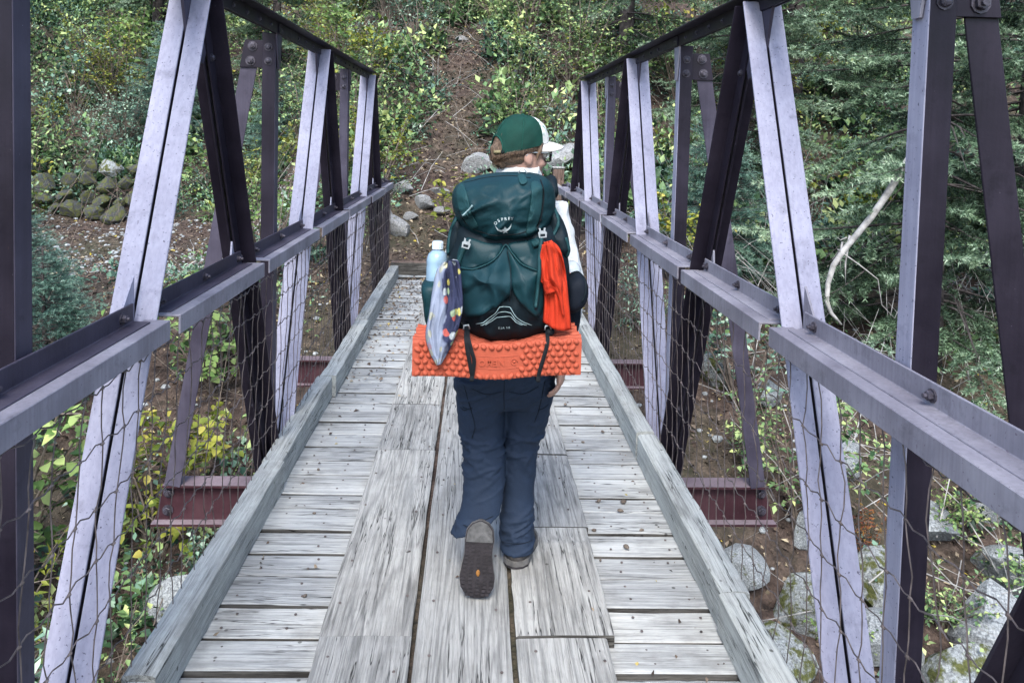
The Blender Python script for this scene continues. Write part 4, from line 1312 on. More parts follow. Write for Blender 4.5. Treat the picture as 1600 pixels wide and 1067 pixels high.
ORD = ['nearest the camera', 'second from the camera', 'third from the camera', 'fourth from the camera', 'fifth from the camera', 'sixth from the camera', 'seventh from the camera', 'eighth from the camera', 'ninth from the camera', 'tenth from the camera', 'farthest from the camera']
for side, lst in (('left', sorted((o for o in PEB if o.location.x < 0), key=lambda o: o.location.y)), ('right', sorted((o for o in PEB if o.location.x > 0), key=lambda o: o.location.y))):
    for i, o in enumerate(lst):
        w = ORD[-1] if i == len(lst) - 1 else ORD[i]
        tag(o, 'dark pebble on the %s-hand cross planks, %s' % (side, w), 'pebble', 'pebbles strewn on the deck')

# ------------------------------------------------------------------ the hiker and the pack
def fabric(name, c, var=0.25, weave=260, bump=0.25, rough=0.8, big=6.0, hi=None):
    t = NT(name)
    v = t.coord((1, 1, 1), rnd=False)
    a = t.noise(v, big, 4)
    b = t.noise(v, weave, 2)
    hi = hi or tuple(min(1, x * (1 + var)) for x in c)
    t.col(t.mix(0.25, t.ramp(a, [(0.3, tuple(x * (1 - var) for x in c)), (0.7, hi)]), t.ramp(b, [(0.3, tuple(x * 0.5 for x in c)), (0.7, tuple(min(1, x * 1.5) for x in c))])))
    t.rough(rough)
    t.b.inputs['Specular IOR Level'].default_value = 0.2
    t.bump(t.mix(0.35, t.noise(v, 28, 4, 0.6), b), bump, 0.004)
    return t.m
M['teal'] = fabric('teal_ripstop', (0.0042, 0.025, 0.031), 0.3, 300, 0.35, 0.5)
M['teal_mid'] = fabric('teal_stretch_mesh', (0.0042, 0.027, 0.036), 0.35, 400, 0.3, 0.7, 9)
M['teal_dark'] = fabric('blackish_teal_fabric', (0.003, 0.009, 0.013), 0.3, 300, 0.3, 0.65)
M['teal_light'] = fabric('light_teal_webbing', (0.010, 0.043, 0.048), 0.25, 300, 0.3, 0.65)
M['navy'] = fabric('navy_fabric', (0.003, 0.006, 0.012), 0.3, 260, 0.3, 0.75)
M['trouser'] = fabric('slate_blue_trouser_cloth', (0.0155, 0.026, 0.048), 0.22, 320, 0.3, 0.75, 5)
M['shirt'] = fabric('white_shirt_cloth', (0.50, 0.53, 0.53), 0.08, 260, 0.3, 0.8, 5, (0.58, 0.60, 0.60))
M['capgreen'] = fabric('green_cap_twill', (0.0035, 0.034, 0.025), 0.3, 350, 0.45, 0.8, 14)
M['capband'] = fabric('green_cap_trim', (0.005, 0.05, 0.036), 0.2, 300, 0.3, 0.75)
M['orange'] = simple('orange_foam', (0.34, 0.068, 0.034), 0.75, 0.12, 14, 0.25, 90)
M['strapblk'] = fabric('black_webbing', (0.005, 0.007, 0.009), 0.3, 300, 0.3, 0.7)
M['buckle'] = simple('grey_plastic', (0.27, 0.30, 0.31), 0.45, 0.15, 30)
M['print'] = simple('pale_print', (0.24, 0.34, 0.35), 0.6, 0.1, 40)
M['print_white'] = simple('white_print', (0.34, 0.39, 0.39), 0.6, 0.1, 40)
M['redcloth'] = fabric('orange_red_cotton', (0.40, 0.026, 0.009), 0.25, 300, 0.4, 0.85, 9, (0.54, 0.045, 0.015))
M['skin'] = simple('skin', (0.38, 0.23, 0.18), 0.5, 0.12, 22, 0.15, 220)
M['glassframe'] = simple('dark_spectacle_frame', (0.02, 0.02, 0.024), 0.3, 0.1, 30)
M['shoe'] = simple('worn_shoe_upper', (0.05, 0.046, 0.044), 0.8, 0.5, 35, 0.5, 120)
M['midsole'] = simple('grey_midsole', (0.11, 0.105, 0.10), 0.75, 0.3, 30, 0.3, 90)
M['sole'] = simple('dark_rubber_sole', (0.018, 0.015, 0.017), 0.8, 0.45, 30, 0.5, 140)
M['sole_dusty'] = simple('dusty_rubber_heel', (0.075, 0.074, 0.073), 0.9, 0.45, 45, 0.5, 140)
M['sole_spot'] = simple('orange_rubber_spot', (0.25, 0.11, 0.025), 0.7, 0.3, 90)
M['lip'] = simple('lip_skin', (0.42, 0.19, 0.17), 0.5, 0.1, 40)
M['eye'] = simple('eye_white', (0.7, 0.7, 0.68), 0.3, 0.05, 20)
def m_hair():
    t = NT('brown_hair')
    g = t.noise(t.coord((90, 90, 7), rnd=False), 3, 4, 0.6)
    t.col(t.ramp(g, [(0.3, (0.035, 0.022, 0.014)), (0.55, (0.12, 0.078, 0.05)), (0.75, (0.24, 0.17, 0.115))]))
    t.rough(0.5)
    t.bump(g, 0.8, 0.006)
    return t.m
M['hair'] = m_hair()
M['khaki'] = simple('khaki_tab', (0.20, 0.17, 0.09), 0.6, 0.3, 60)
def m_capwhite():
    t = NT('white_cap_front_print')
    v = t.coord((1, 1, 1), rnd=False)
    g = t.noise(v, 55, 4, 0.6, 0.4)
    t.col(t.ramp(g, [(0.36, (0.12, 0.24, 0.20)), (0.42, (0.42, 0.46, 0.44)), (0.5, (0.58, 0.58, 0.55))]))
    t.rough(0.8)
    return t.m
M['capwhite'] = m_capwhite()
M['brim'] = fabric('cream_brim_cloth', (0.54, 0.53, 0.50), 0.06, 300, 0.25, 0.8, 12, (0.60, 0.585, 0.55))
def m_buff():
    t = NT('fruit_print_cloth')
    v = t.coord((1, 1, 1), rnd=False)
    vo = t.n('TexVoronoi', {'feature': 'F1'}, Vector=v, Scale=36.0, Randomness=0.95)
    inside = t.ramp(vo.outputs['Distance'], [(0.40, (1, 1, 1)), (0.5, (0, 0, 0))])
    sep = t.n('SeparateColor', Color=vo.outputs['Color'])
    blob = t.ramp(sep.outputs[0], [(0.0, (0.46, 0.42, 0.12)), (0.32, (0.46, 0.44, 0.28)), (0.5, (0.34, 0.37, 0.38)), (0.68, (0.28, 0.36, 0.22)), (0.86, (0.40, 0.08, 0.06)), (1.0, (0.44, 0.40, 0.14))])
    blob_fac = sep.outputs[1]
    for e in blob.node.color_ramp.elements: pass
    blob.node.color_ramp.interpolation = 'CONSTANT'
    sx = t.n('SeparateXYZ', Vector=v).outputs[0]
    wash = t.ramp(t.mth('ADD', t.mth('MULTIPLY', t.mth('ADD', sx, 0.098), 12.0), t.noise(v, 11, 3)), [(0.42, (1, 1, 1)), (0.55, (0, 0, 0))])
    base = t.mix(wash, (0.022, 0.027, 0.062), (0.17, 0.20, 0.28))
    drop = t.ramp(blob_fac, [(0.42, (0, 0, 0)), (0.44, (1, 1, 1))])
    c = t.mix(t.mth('MULTIPLY', t.mth('MULTIPLY', inside, drop), 0.9), base, blob)
    c = t.mix(t.mth('MULTIPLY', wash, 0.6), c, (0.24, 0.27, 0.34))
    t.col(c)
    t.rough(0.85)
    t.bump(t.noise(v, 60, 4), 0.4, 0.004)
    return t.m
M['buff'] = m_buff()
def m_bottle(name, c, tr):
    t = NT(name)
    t.b.inputs['Base Color'].default_value = (*c, 1)
    t.b.inputs['Roughness'].default_value = 0.18
    t.b.inputs['Transmission Weight'].default_value = tr
    t.b.inputs['IOR'].default_value = 1.3
    t.b.inputs['Specular IOR Level'].default_value = 0.5
    return t.m
M['bottle'] = m_bottle('blue_bottle_plastic', (0.45, 0.66, 0.85), 0.55)
M['bottlecap'] = m_bottle('pale_blue_cap', (0.62, 0.74, 0.84), 0.15)
M['clear'] = m_bottle('clear_bottle_plastic', (0.72, 0.80, 0.86), 0.5)
M['lens'] = m_bottle('spectacle_lens', (0.95, 0.97, 0.98), 1.0)
M['lens'].node_tree.nodes['Principled BSDF'].inputs['Roughness'].default_value = 0.03
M['lens'].node_tree.nodes['Principled BSDF'].inputs['IOR'].default_value = 1.03

def dr(px, py, y):
    """image pixel coordinates projected back through the camera -> metres on the plane at distance y"""
    s = 1177.9 / y
    dx, dy = px - 745.1, py - 206.1  # image pixel offsets from the bridge's vanishing point
    return Vector((CAM_X + (dx + 0.0251 * dy) / s, y, CAM_H + (0.0251 * dx - dy) / s))

def closed_spline(pts, n=120):
    P = np.array(pts, dtype=float)
    m = len(P)
    out = []
    for i in range(n):
        u = i / n * m
        k = int(u)
        f = u - k
        p0, p1, p2, p3 = P[(k - 1) % m], P[k % m], P[(k + 1) % m], P[(k + 2) % m]
        out.append(0.5 * (2 * p1 + (p2 - p0) * f + (2 * p0 - 5 * p1 + 4 * p2 - p3) * f * f + (3 * p1 - p0 - 3 * p2 + p3) * f ** 3))
    return np.array(out)
def open_spline(pts, n=24):
    P = np.array([list(p) for p in pts], dtype=float)
    P = np.vstack([2 * P[0] - P[1], P, 2 * P[-1] - P[-2]])
    m = len(P) - 3
    out = []
    for i in range(n):
        u = i / (n - 1) * m
        k = min(int(u), m - 1)
        f = u - k
        p0, p1, p2, p3 = P[k], P[k + 1], P[k + 2], P[k + 3]
        out.append(0.5 * (2 * p1 + (p2 - p0) * f + (2 * p0 - 5 * p1 + 4 * p2 - p3) * f * f + (3 * p1 - p0 - 3 * p2 + p3) * f ** 3))
    return np.array(out)

class Pillow:
    """a stuffed form: a front outline (x,z) with its own depth in front of and behind the seam plane"""
    def __init__(s, outline, yc, df, db, p=2.6, q=2.2, cen=None):
        pts = [dr(a, b, yc) for a, b in outline]
        s.poly = closed_spline([(v.x, v.z) for v in pts], 160)
        s.c = s.poly.mean(0) if cen is None else np.array([dr(*cen, yc).x, dr(*cen, yc).z])
        s.yc, s.df, s.db, s.p, s.q = yc, df, db, p, q
        d = s.poly - s.c
        th = np.arctan2(d[:, 1], d[:, 0])
        o = np.argsort(th)
        s.th, s.r = th[o], np.linalg.norm(d, axis=1)[o]
    def R(s, th):
        return np.interp(th, s.th, s.r, period=2 * math.pi)
    def prof(s, t):
        return np.maximum(0, 1 - np.clip(t, 0, 1) ** s.p) ** (1 / s.q)
    disp = None
    def front(s, x, z):
        d = np.array([x - s.c[0], z - s.c[1]])
        t = min(1.0, np.linalg.norm(d) / s.R(math.atan2(d[1], d[0])))
        y = float(s.yc - s.df * s.prof(t))
        if s.disp is not None:
            y -= float(s.disp(np.array([x]), np.array([z]))[0]) * (1 - t ** 6)
        return y
    def mesh(s, na=84, nr=22, disp=None):
        s.disp = disp
        mb = MB()
        th = np.linspace(-math.pi, math.pi, na, endpoint=False)
        R = s.R(th)
        rings = []
        tt = np.sin(np.linspace(0.04, 1, nr) * math.pi / 2)
        for side in (1, -1):
            for t in (tt if side > 0 else tt[::-1][1:]):
                x = s.c[0] + np.cos(th) * R * t
                z = s.c[1] + np.sin(th) * R * t
                y = s.yc - (s.df if side > 0 else -s.db) * s.prof(np.full(na, t))
                if disp is not None:
                    dd = disp(x, z) * (1 - t ** 6)
                    if side > 0: y = y - dd
                rings.append([Vector(q) for q in zip(x, y, z)])
        mb.loft(rings)
        return mb
    def patch(s, outline, off=0.006, na=48, nr=7, cen=None, edge=0.3, yref=None):
        """a panel sewn on the front of the form"""
        yr = yref or (s.yc - s.df)
        pts = [dr(a, b, yr) for a, b in outline]
        poly = closed_spline([(v.x, v.z) for v in pts], 120)
        c = poly.mean(0) if cen is None else np.array([dr(*cen, yr).x, dr(*cen, yr).z])
        mb = MB()
        rings = []
        for k, t in enumerate([0.03] + list(np.linspace(0.2, 1, nr)) + [1.0]):
            rg = []
            for q in poly[::2]:
                x, z = c + (q - c) * t
                o = off * (1 - edge * t ** 3) if k < nr + 1 else -0.01
                rg.append(Vector((x, s.front(x, z) - o, z)))
            rings.append(rg)
        mb.loft(rings)
        return mb
    def strip(s, pts, w, off=0.004, n=24, th=0.003):
        """webbing laid on the front along a path in image pixels; w half-width in metres"""
        yr = s.yc - s.df
        P = open_spline([(dr(a, b, yr).x, dr(a, b, yr).z) for a, b in pts], n)
        rings = []
        for i in range(n):
            d = P[min(i + 1, n - 1)] - P[max(i - 1, 0)]
            d = d / max(np.linalg.norm(d), 1e-9)
            nn = np.array([-d[1], d[0]])
            a, b = P[i] + nn * w, P[i] - nn * w
            ya = s.front(*P[i]) - off
            rings.append([Vector((a[0], ya + 0.001, a[1])), Vector((P[i][0], ya - th, P[i][1])), Vector((b[0], ya + 0.001, b[1])), Vector((P[i][0], ya + 0.006, P[i][1]))])
        return MB().loft(rings)

def remeshed(name, mb, vox, smooth=3, fac=0.5, disp=None):
    """weld overlapping closed forms into one continuous surface"""
    me = mb.mesh(name + '_raw')
    o = bpy.data.objects.new(name + '_raw', me)
    COL.objects.link(o)
    rm = o.modifiers.new('r', 'REMESH')
    rm.mode = 'VOXEL'
    rm.voxel_size = vox
    sm = o.modifiers.new('s', 'SMOOTH')
    sm.factor = fac
    sm.iterations = smooth
    dg = bpy.context.evaluated_depsgraph_get()
    dg.update()
    out = bpy.data.meshes.new_from_object(o.evaluated_get(dg))
    bpy.data.objects.remove(o)
    bpy.data.meshes.remove(me)
    out.name = name
    if disp is not None:
        n = len(out.vertices)
        co = np.empty(n * 3, np.float32)
        no = np.empty(n * 3, np.float32)
        out.vertices.foreach_get('co', co)
        out.vertex_normals.foreach_get('vector', no)
        co, no = co.reshape(-1, 3).astype(float), no.reshape(-1, 3)
        co = co + no * disp(co)[:, None]
        out.vertices.foreach_set('co', co.astype(np.float32).ravel())
    out.polygons.foreach_set('use_smooth', [True] * len(out.polygons))
    out.update()
    return out
def ring(c, rx, ry, n=28, e=2.0, tx=0.0, ty=0.0):
    o = []
    for i in range(n):
        a = 2 * math.pi * i / n
        ca, sa = math.cos(a), math.sin(a)
        x = rx * math.copysign(abs(ca) ** (2 / e), ca)
        y = ry * math.copysign(abs(sa) ** (2 / e), sa)
        o.append(Vector((c[0] + x, c[1] + y, c[2] + tx * x + ty * y)))
    return o

# ---- figure layout (metres)
HC = Vector((0.150, 2.770, 1.583))                      # head centre at eye level
HM = Matrix.Translation(HC) @ Matrix.Rotation(math.radians(-64), 4, 'Z') @ Matrix.Rotation(math.radians(-5), 4, 'X')
sh_r, el_r, wr_r = Vector((0.288, 2.765, 1.385)), Vector((0.345, 2.76, 1.12)), Vector((0.330, 2.72, 0.845))
sh_l, el_l, wr_l = Vector((-0.014, 2.765, 1.375)), Vector((-0.082, 2.755, 1.14)), Vector((-0.05, 2.92, 0.99))

bodym = MB()
hr = [(-0.118, 0.020, 0.024, 0.066), (-0.108, 0.036, 0.046, 0.048), (-0.085, 0.052, 0.066, 0.030), (-0.055, 0.062, 0.080, 0.015), (-0.02, 0.070, 0.089, 0.006), (0.02, 0.073, 0.094, 0.0), (0.055, 0.073, 0.094, -0.003), (0.085, 0.062, 0.080, -0.005), (0.105, 0.044, 0.056, -0.006), (0.117, 0.018, 0.024, -0.006)]
bodym.loft([[HM @ q for q in ring((0, yo, z), rx, ry, 26)] for z, rx, ry, yo in hr])
bodym.loft([[HM @ q for q in ring((0, yo, z), rx, ry, 10)] for z, yo, rx, ry in ((0.028, 0.086, 0.010, 0.012), (0.0, 0.094, 0.011, 0.016), (-0.022, 0.102, 0.014, 0.019), (-0.034, 0.100, 0.016, 0.018), (-0.042, 0.090, 0.012, 0.012))])   # nose
for s in (-1, 1):
    bodym.ball(HM @ Vector((s * 0.076, -0.004, -0.012)), 0.008, 0.019, 0.031, 10, 8, HM.to_3x3() @ Matrix.Rotation(0.25, 3, 'X'))          # ears
    bodym.ball(HM @ Vector((s * 0.033, 0.086, 0.022)), 0.022, 0.010, 0.009, 8, 6, HM.to_3x3())                                             # brow
    bodym.ball(HM @ Vector((s * 0.042, 0.062, -0.028)), 0.022, 0.024, 0.02, 8, 6, HM.to_3x3())                                             # cheek
bodym.ball(HM @ Vector((0, 0.091, -0.064)), 0.022, 0.012, 0.008, 8, 6, HM.to_3x3())
bodym.ball(HM @ Vector((0, 0.089, -0.075)), 0.020, 0.012, 0.008, 8, 6, HM.to_3x3())
bodym.ball(HM @ Vector((0, 0.080, -0.103)), 0.022, 0.018, 0.014, 8, 6, HM.to_3x3())
bodym.tube([(0.152, 2.785, 1.42), (0.150, 2.778, 1.48), (0.150, 2.772, 1.55), (0.152, 2.775, 1.60)], [0.068, 0.058, 0.054, 0.050], 18)
tors = [(0.70, 0.112, 2.80, 0.14, 0.085), (0.80, 0.115, 2.80, 0.15, 0.09), (0.95, 0.125, 2.79, 0.15, 0.105), (1.10, 0.138, 2.785, 0.15, 0.105), (1.25, 0.148, 2.775, 0.17, 0.11), (1.36, 0.150, 2.77, 0.168, 0.10), (1.42, 0.150, 2.772, 0.12, 0.08), (1.46, 0.150, 2.776, 0.07, 0.065)]
bodym.loft([ring((x, y, z), rx, ry, 30) for z, x, y, rx, ry in tors])
def arm(mb, a, b, c, r, n=16):
    pts = [a, a.lerp(b, 0.35), a.lerp(b, 0.75), b, b.lerp(c, 0.3), b.lerp(c, 0.7), c]
    mb.tube(pts, r, n)
arm(bodym, sh_r, el_r, wr_r, [0.045, 0.040, 0.036, 0.034, 0.033, 0.028, 0.023])
arm(bodym, sh_l, el_l, wr_l, [0.045, 0.040, 0.036, 0.034, 0.033, 0.028, 0.023])
def hand(mb, w, d, palm_n, side):
    """palm and five unequal, slightly curled fingers; d points to the fingertips, palm_n out of the palm"""
    d = d.normalized()
    palm_n = (palm_n - d * palm_n.dot(d)).normalized()
    x = d.cross(palm_n) * side                        # towards the thumb
    rings = []
    for t, hw, ht in ((-0.015, 0.024, 0.019), (0.02, 0.031, 0.017), (0.055, 0.039, 0.016), (0.085, 0.040, 0.0135), (0.096, 0.034, 0.010)):
        rings.append([w + d * t + x * hw * math.cos(a) + palm_n * (ht * math.sin(a)) for a in [i * math.pi / 8 for i in range(16)]])
    mb.loft(rings)
    for k, (off, ln, r) in enumerate(((0.029, 0.068, 0.0088), (0.010, 0.077, 0.0092), (-0.009, 0.072, 0.0088), (-0.027, 0.056, 0.0078))):
        b = w + d * 0.086 + x * off
        c1, c2 = 0.22 + 0.06 * k, 0.55 + 0.1 * k
        d1 = (d * math.cos(c1) + palm_n * math.sin(c1) + x * off * 1.6).normalized()
        d2 = (d * math.cos(c2) + palm_n * math.sin(c2) + x * off * 1.2).normalized()
        p1 = b + d1 * ln * 0.46
        p2 = p1 + d2 * ln * 0.32
        p3 = p2 + (d2 * 0.9 + palm_n * 0.35).normalized() * ln * 0.24
        mb.tube([b - d * 0.012, b, b.lerp(p1, 0.5), p1, p2, p3], [r * 1.05, r, r * 0.95, r * 1.0, r * 0.88, r * 0.6], 9)
    b = w + d * 0.022 + x * 0.022
    p1 = b + (x * 0.75 + d * 0.65 + palm_n * 0.25).normalized() * 0.034
    p2 = p1 + (x * 0.25 + d * 0.95 + palm_n * 0.3).normalized() * 0.03
    p3 = p2 + (d * 0.95 + palm_n * 0.35).normalized() * 0.02
    mb.tube([b - x * 0.012, b, p1, p2, p3], [0.013, 0.013, 0.011, 0.0105, 0.007], 9)
hand(bodym, wr_r + Vector((-0.004, 0.0, -0.008)), Vector((-0.10, -0.06, -0.98)), Vector((-1.0, 0.25, 0.0)), 1)
hand(bodym, wr_l + Vector((0.0, 0.006, -0.006)), Vector((0.12, 0.35, -0.93)), Vector((1.0, 0.0, 0.2)), -1)

hipL, kneeL, ankL = Vector((0.035, 2.79, 0.80)), Vector((0.030, 2.775, 0.475)), Vector((0.030, 2.712, 0.26))
hipR, kneeR, ankR = Vector((0.195, 2.80, 0.80)), Vector((0.178, 2.84, 0.475)), Vector((0.165, 2.79, 0.125))
for a, b, c in ((hipL, kneeL, ankL), (hipR, kneeR, ankR)):
    bodym.tube([a, a.lerp(b, 0.5), b, b.lerp(c, 0.35), c], [0.078, 0.068, 0.052, 0.050, 0.036], 16)
# feet inside the shoes
bodym.tube([ankL, ankL + Vector((0, -0.035, -0.05)), ankL + Vector((0, -0.09, -0.13))], [0.034, 0.03, 0.022], 10)
bodym.tube([ankR, ankR + Vector((0, 0.03, -0.035)), ankR + Vector((0.005, 0.13, -0.045))], [0.034, 0.032, 0.022], 10)
person = link('person', remeshed('person', bodym, 0.0048, 3, 0.5), M['skin'])
tag(person, 'person in green cap, white shirt and blue trousers walking away over the planks', 'person')

# face pieces
for s in (-1, 1):
    MB().ball(HM @ Vector((s * 0.033, 0.086, 0.006)), 0.0125, nu=12, nv=8).obj('eye', M['eye'], person, True)
lp = MB().ball(HM @ Vector((0, 0.1005, -0.0695)), 0.020, 0.004, 0.0065, 12, 6, HM.to_3x3())
lp.obj('lips', M['lip'], person, True)

def cap_ref(az, dz):
    k = 0.5 - 0.5 * math.cos(az)
    return Vector((math.sin(az) * 0.081, math.cos(az) * 0.098 - 0.006, 0.060 - 0.072 * k + dz))
# hair: gathered over the nape under the cap
hm = MB()
hm.loft([[HM @ q for q in ring((0, yo, z), rx, ry, 26)] for z, rx, ry, yo in ((0.07, 0.070, 0.090, -0.010), (0.03, 0.078, 0.092, -0.014), (0.0, 0.0785, 0.088, -0.020), (-0.022, 0.074, 0.080, -0.028), (-0.038, 0.060, 0.062, -0.036), (-0.05, 0.03, 0.035, -0.04))])
hm.tube([HM @ Vector(q) for q in ((0, -0.085, 0.03), (0, -0.100, 0.008), (0.006, -0.094, -0.018), (0.016, -0.080, -0.042), (0.02, -0.070, -0.055))], [0.02, 0.024, 0.023, 0.018, 0.008], 12)
for s in (-1, 1):
    hm.tube([HM @ Vector(q) for q in ((s * 0.072, 0.045, 0.05), (s * 0.0775, 0.038, 0.015), (s * 0.0765, 0.030, -0.02))], [0.010, 0.009, 0.003], 7)
_rh = np.random.default_rng(8)
_hc = remeshed('hair', hm, 0.0045, 2, 0.5, lambda c: 0.004 * (fbm(c * np.array([110, 110, 14]), 2) - 0.5))
hair = link('hair', _hc, M['hair'], person)
hs = MB()
for i in range(420):                                   # loose strands drawn back towards the nape
    s_ = _rh.choice((-1, 1))
    az = _rh.uniform(0.9, 3.1)
    p0 = cap_ref(az * s_, _rh.uniform(0.0, 0.012))
    p3 = Vector((0.012 * s_ * _rh.uniform(-1, 1.4), -0.088 + _rh.normal(0, 0.01), -0.030 + _rh.uniform(-0.02, 0.02)))
    m1 = p0.lerp(p3, 0.4)
    r_ = math.hypot(m1.x / 0.082, (m1.y + 0.02) / 0.094)
    m1 = Vector((m1.x / max(r_, 0.3), (m1.y + 0.02) / max(r_, 0.3) - 0.02, m1.z - 0.008)) if r_ < 1 else m1
    P_ = open_spline([p0, m1, p3, p3 + Vector((0.006, 0.012, -0.008 - _rh.uniform(0, 0.012)))], 9)
    hs.tube([HM @ Vector(q) for q in P_], [0.0009, 0.001, 0.001, 0.001, 0.0009, 0.0009, 0.0008, 0.0006, 0.0003], 3)
_st = hs.obj('strands', M['hair'], hair, True)
_st['kind'] = 'stuff'
if False: link('hair', remeshed('hair', hm, 0.0045, 2, 0.5, lambda c: 0.004 * (fbm(c * np.array([110, 110, 14]), 2) - 0.5)), M['hair'], person)

# cap
def cap_low(az):
    """height of the cap's lower edge, az 0 = front"""
    return 0.060 - 0.072 * (0.5 - 0.5 * math.cos(az))
def cap_pt(az, e, grow=0.0):
    """e 0 at the lower edge, 1 at the button"""
    zl = cap_low(az)
    zt = 0.142 + grow
    a = e * math.pi / 2
    rx, ry = 0.088 + grow, 0.109 + grow
    k = math.cos(a) ** 0.72
    return Vector((math.sin(az) * rx * k, math.cos(az) * ry * k - 0.003, zl + (zt - zl) * math.sin(a) ** 1.05))
def cap_panel(az0, az1, n, hole=None):
    ne = 14
    mb = MB()
    for grow, flip in ((0.0, 0), (-0.0035, 1)):
        rows = []
        for i in range(n + 1):
            az = az0 + (az1 - az0) * i / n
            e0 = 0.0
            if hole is not None:
                d = abs((az - math.pi + math.pi) % (2 * math.pi) - math.pi) if False else abs(az - math.pi)
                if d < hole:
                    e0 = 0.30 * math.sqrt(max(0, 1 - (d / hole) ** 2))
            rows.append([HM @ cap_pt(az, e0 + (1 - e0) * k / ne, grow + 0.0012 * math.sin(k * 1.3 + i * 0.7)) for k in range(ne + 1)])
        b = len(mb.v)
        mb.v += [tuple(p) for r in rows for p in r]
        for i in range(n):
            for k in range(ne):
                q = (b + i * (ne + 1) + k, b + (i + 1) * (ne + 1) + k, b + (i + 1) * (ne + 1) + k + 1, b + i * (ne + 1) + k + 1)
                mb.f.append(q if not flip else tuple(reversed(q)))
    return mb
cap = empty('cap', HC)
tag(cap, 'green baseball cap with cream front and brim on the walker', 'cap')
def cpart(mb, name, mat, smooth=True):
    o = mb.obj(name, mat, cap, smooth)
    o.location = -HC
    return o
fr = math.radians(64)
cpart(cap_panel(fr, 2 * math.pi - fr, 56, math.radians(33)), 'crown', M['capgreen'])
cpart(cap_panel(-fr, fr, 24), 'front_panel', M['capwhite'])
for az in (fr, -fr, math.radians(110), math.radians(-110), math.pi):
    pts = [HM @ cap_pt(az, max(0.31 if az == math.pi else 0.0, k / 16), 0.0008) for k in range(17)]
    cpart(MB().tube(pts, 0.0017, 5), 'seam', M['capband'])
pts = []
for i in range(25):
    az = math.pi + math.radians(33) * (-1 + 2 * i / 24)
    d = abs(az - math.pi) / math.radians(33)
    pts.append(HM @ cap_pt(az, 0.30 * math.sqrt(max(0, 1 - d * d)), 0.001))
cpart(MB().tube(pts, 0.0030, 6), 'opening_trim', M['capband'])
pts = [HM @ cap_pt(math.pi + math.radians(36) * (-1 + 2 * i / 12), 0.02, 0.002) for i in range(13)]
st = MB()
st.loft([[p + Vector((0, 0, 0.007)), p + Vector((0, -0.002, 0.0)), p - Vector((0, 0, 0.007)), p + Vector((0, 0.002, 0))] for p in pts])
cpart(st, 'strap', M['strapblk'])
pts = [HM @ cap_pt(math.pi - math.radians(22) * (0.4 + 0.9 * i / 5), 0.03, 0.005) for i in range(6)]
st = MB()
st.loft([[p + Vector((0, 0, 0.007)), p + Vector((0, -0.002, 0.0)), p - Vector((0, 0, 0.007)), p + Vector((0, 0.002, 0))] for p in pts])
cpart(st, 'strap_tab', M['khaki'])
cpart(MB().ball(HM @ Vector((0, -0.003, 0.143)), 0.008, 0.008, 0.005), 'button', M['capband'])
bm_ = MB()
rows_t, rows_b = [], []
for i in range(25):
    az = math.radians(-62 + 124 * i / 24)
    e = cap_pt(az, 0.0)
    k = math.cos(math.radians((-62 + 124 * i / 24)) * 90 / 62)
    ext = 0.070 * max(k, 0) ** 0.45
    rows = []
    for j in range(7):
        t = j / 6
        p = e + Vector((math.sin(az) * 0.25, 1.0, 0)) * ext * t + Vector((0, 0, -0.010 * t * t - 0.16 * abs(e.x) * t * abs(e.x) / 0.08 - 0.004))
        rows.append(p)
    rows_t.append(rows)
for dz, fl in ((0.0018, 0), (-0.0018, 1)):
    b = len(bm_.v)
    bm_.v += [tuple(HM @ (p + Vector((0, 0, dz)))) for r in rows_t for p in r]
    for i in range(24):
        for j in range(6):
            q = (b + i * 7 + j, b + (i + 1) * 7 + j, b + (i + 1) * 7 + j + 1, b + i * 7 + j + 1)
            bm_.f.append(q if fl else tuple(reversed(q)))
for i in range(24):
    bm_.f.append((i * 7 + 6, (i + 1) * 7 + 6, 175 + (i + 1) * 7 + 6, 175 + i * 7 + 6))
cpart(bm_, 'brim', M['brim'])

# spectacles
gl = empty('spectacles', HC)
tag(gl, 'dark-rimmed spectacles on the walker turned to the right', 'spectacles')
def gpart(mb, name, mat):
    o = mb.obj(name, mat, gl, True)
    o.location = -HC
for s in (-1, 1):
    c = Vector((s * 0.034, 0.104, 0.002))
    rim = [c + Vector((0.026 * math.copysign(abs(math.cos(a)) ** 0.6, math.cos(a)), -abs(math.cos(a)) * 0.004, 0.021 * math.copysign(abs(math.sin(a)) ** 0.6, math.sin(a)))) for a in [i * math.pi / 12 for i in range(25)]]
    gpart(MB().tube([HM @ p for p in rim], 0.0026, 6), 'rim', M['glassframe'])
    ln = MB()
    ln.loft([[HM @ (c + (p - c) * k + Vector((0, 0.0006 * d, 0))) for p in rim[:-1]] for k, d in ((0.02, 1), (0.97, 1), (0.97, -1), (0.02, -1))])
    gpart(ln, 'lens', M['lens'])
    gpart(MB().tube([HM @ Vector(q) for q in ((s * 0.060, 0.098, 0.012), (s * 0.075, 0.07, 0.012), (s * 0.080, 0.0, 0.008), (s * 0.081, -0.018, -0.006))], 0.0022, 6), 'temple', M['buckle'] if s > 0 else M['glassframe'])
gpart(MB().tube([HM @ Vector(q) for q in ((-0.009, 0.106, 0.008), (0, 0.110, 0.010), (0.009, 0.106, 0.008))], 0.0022, 6), 'bridge', M['glassframe'])

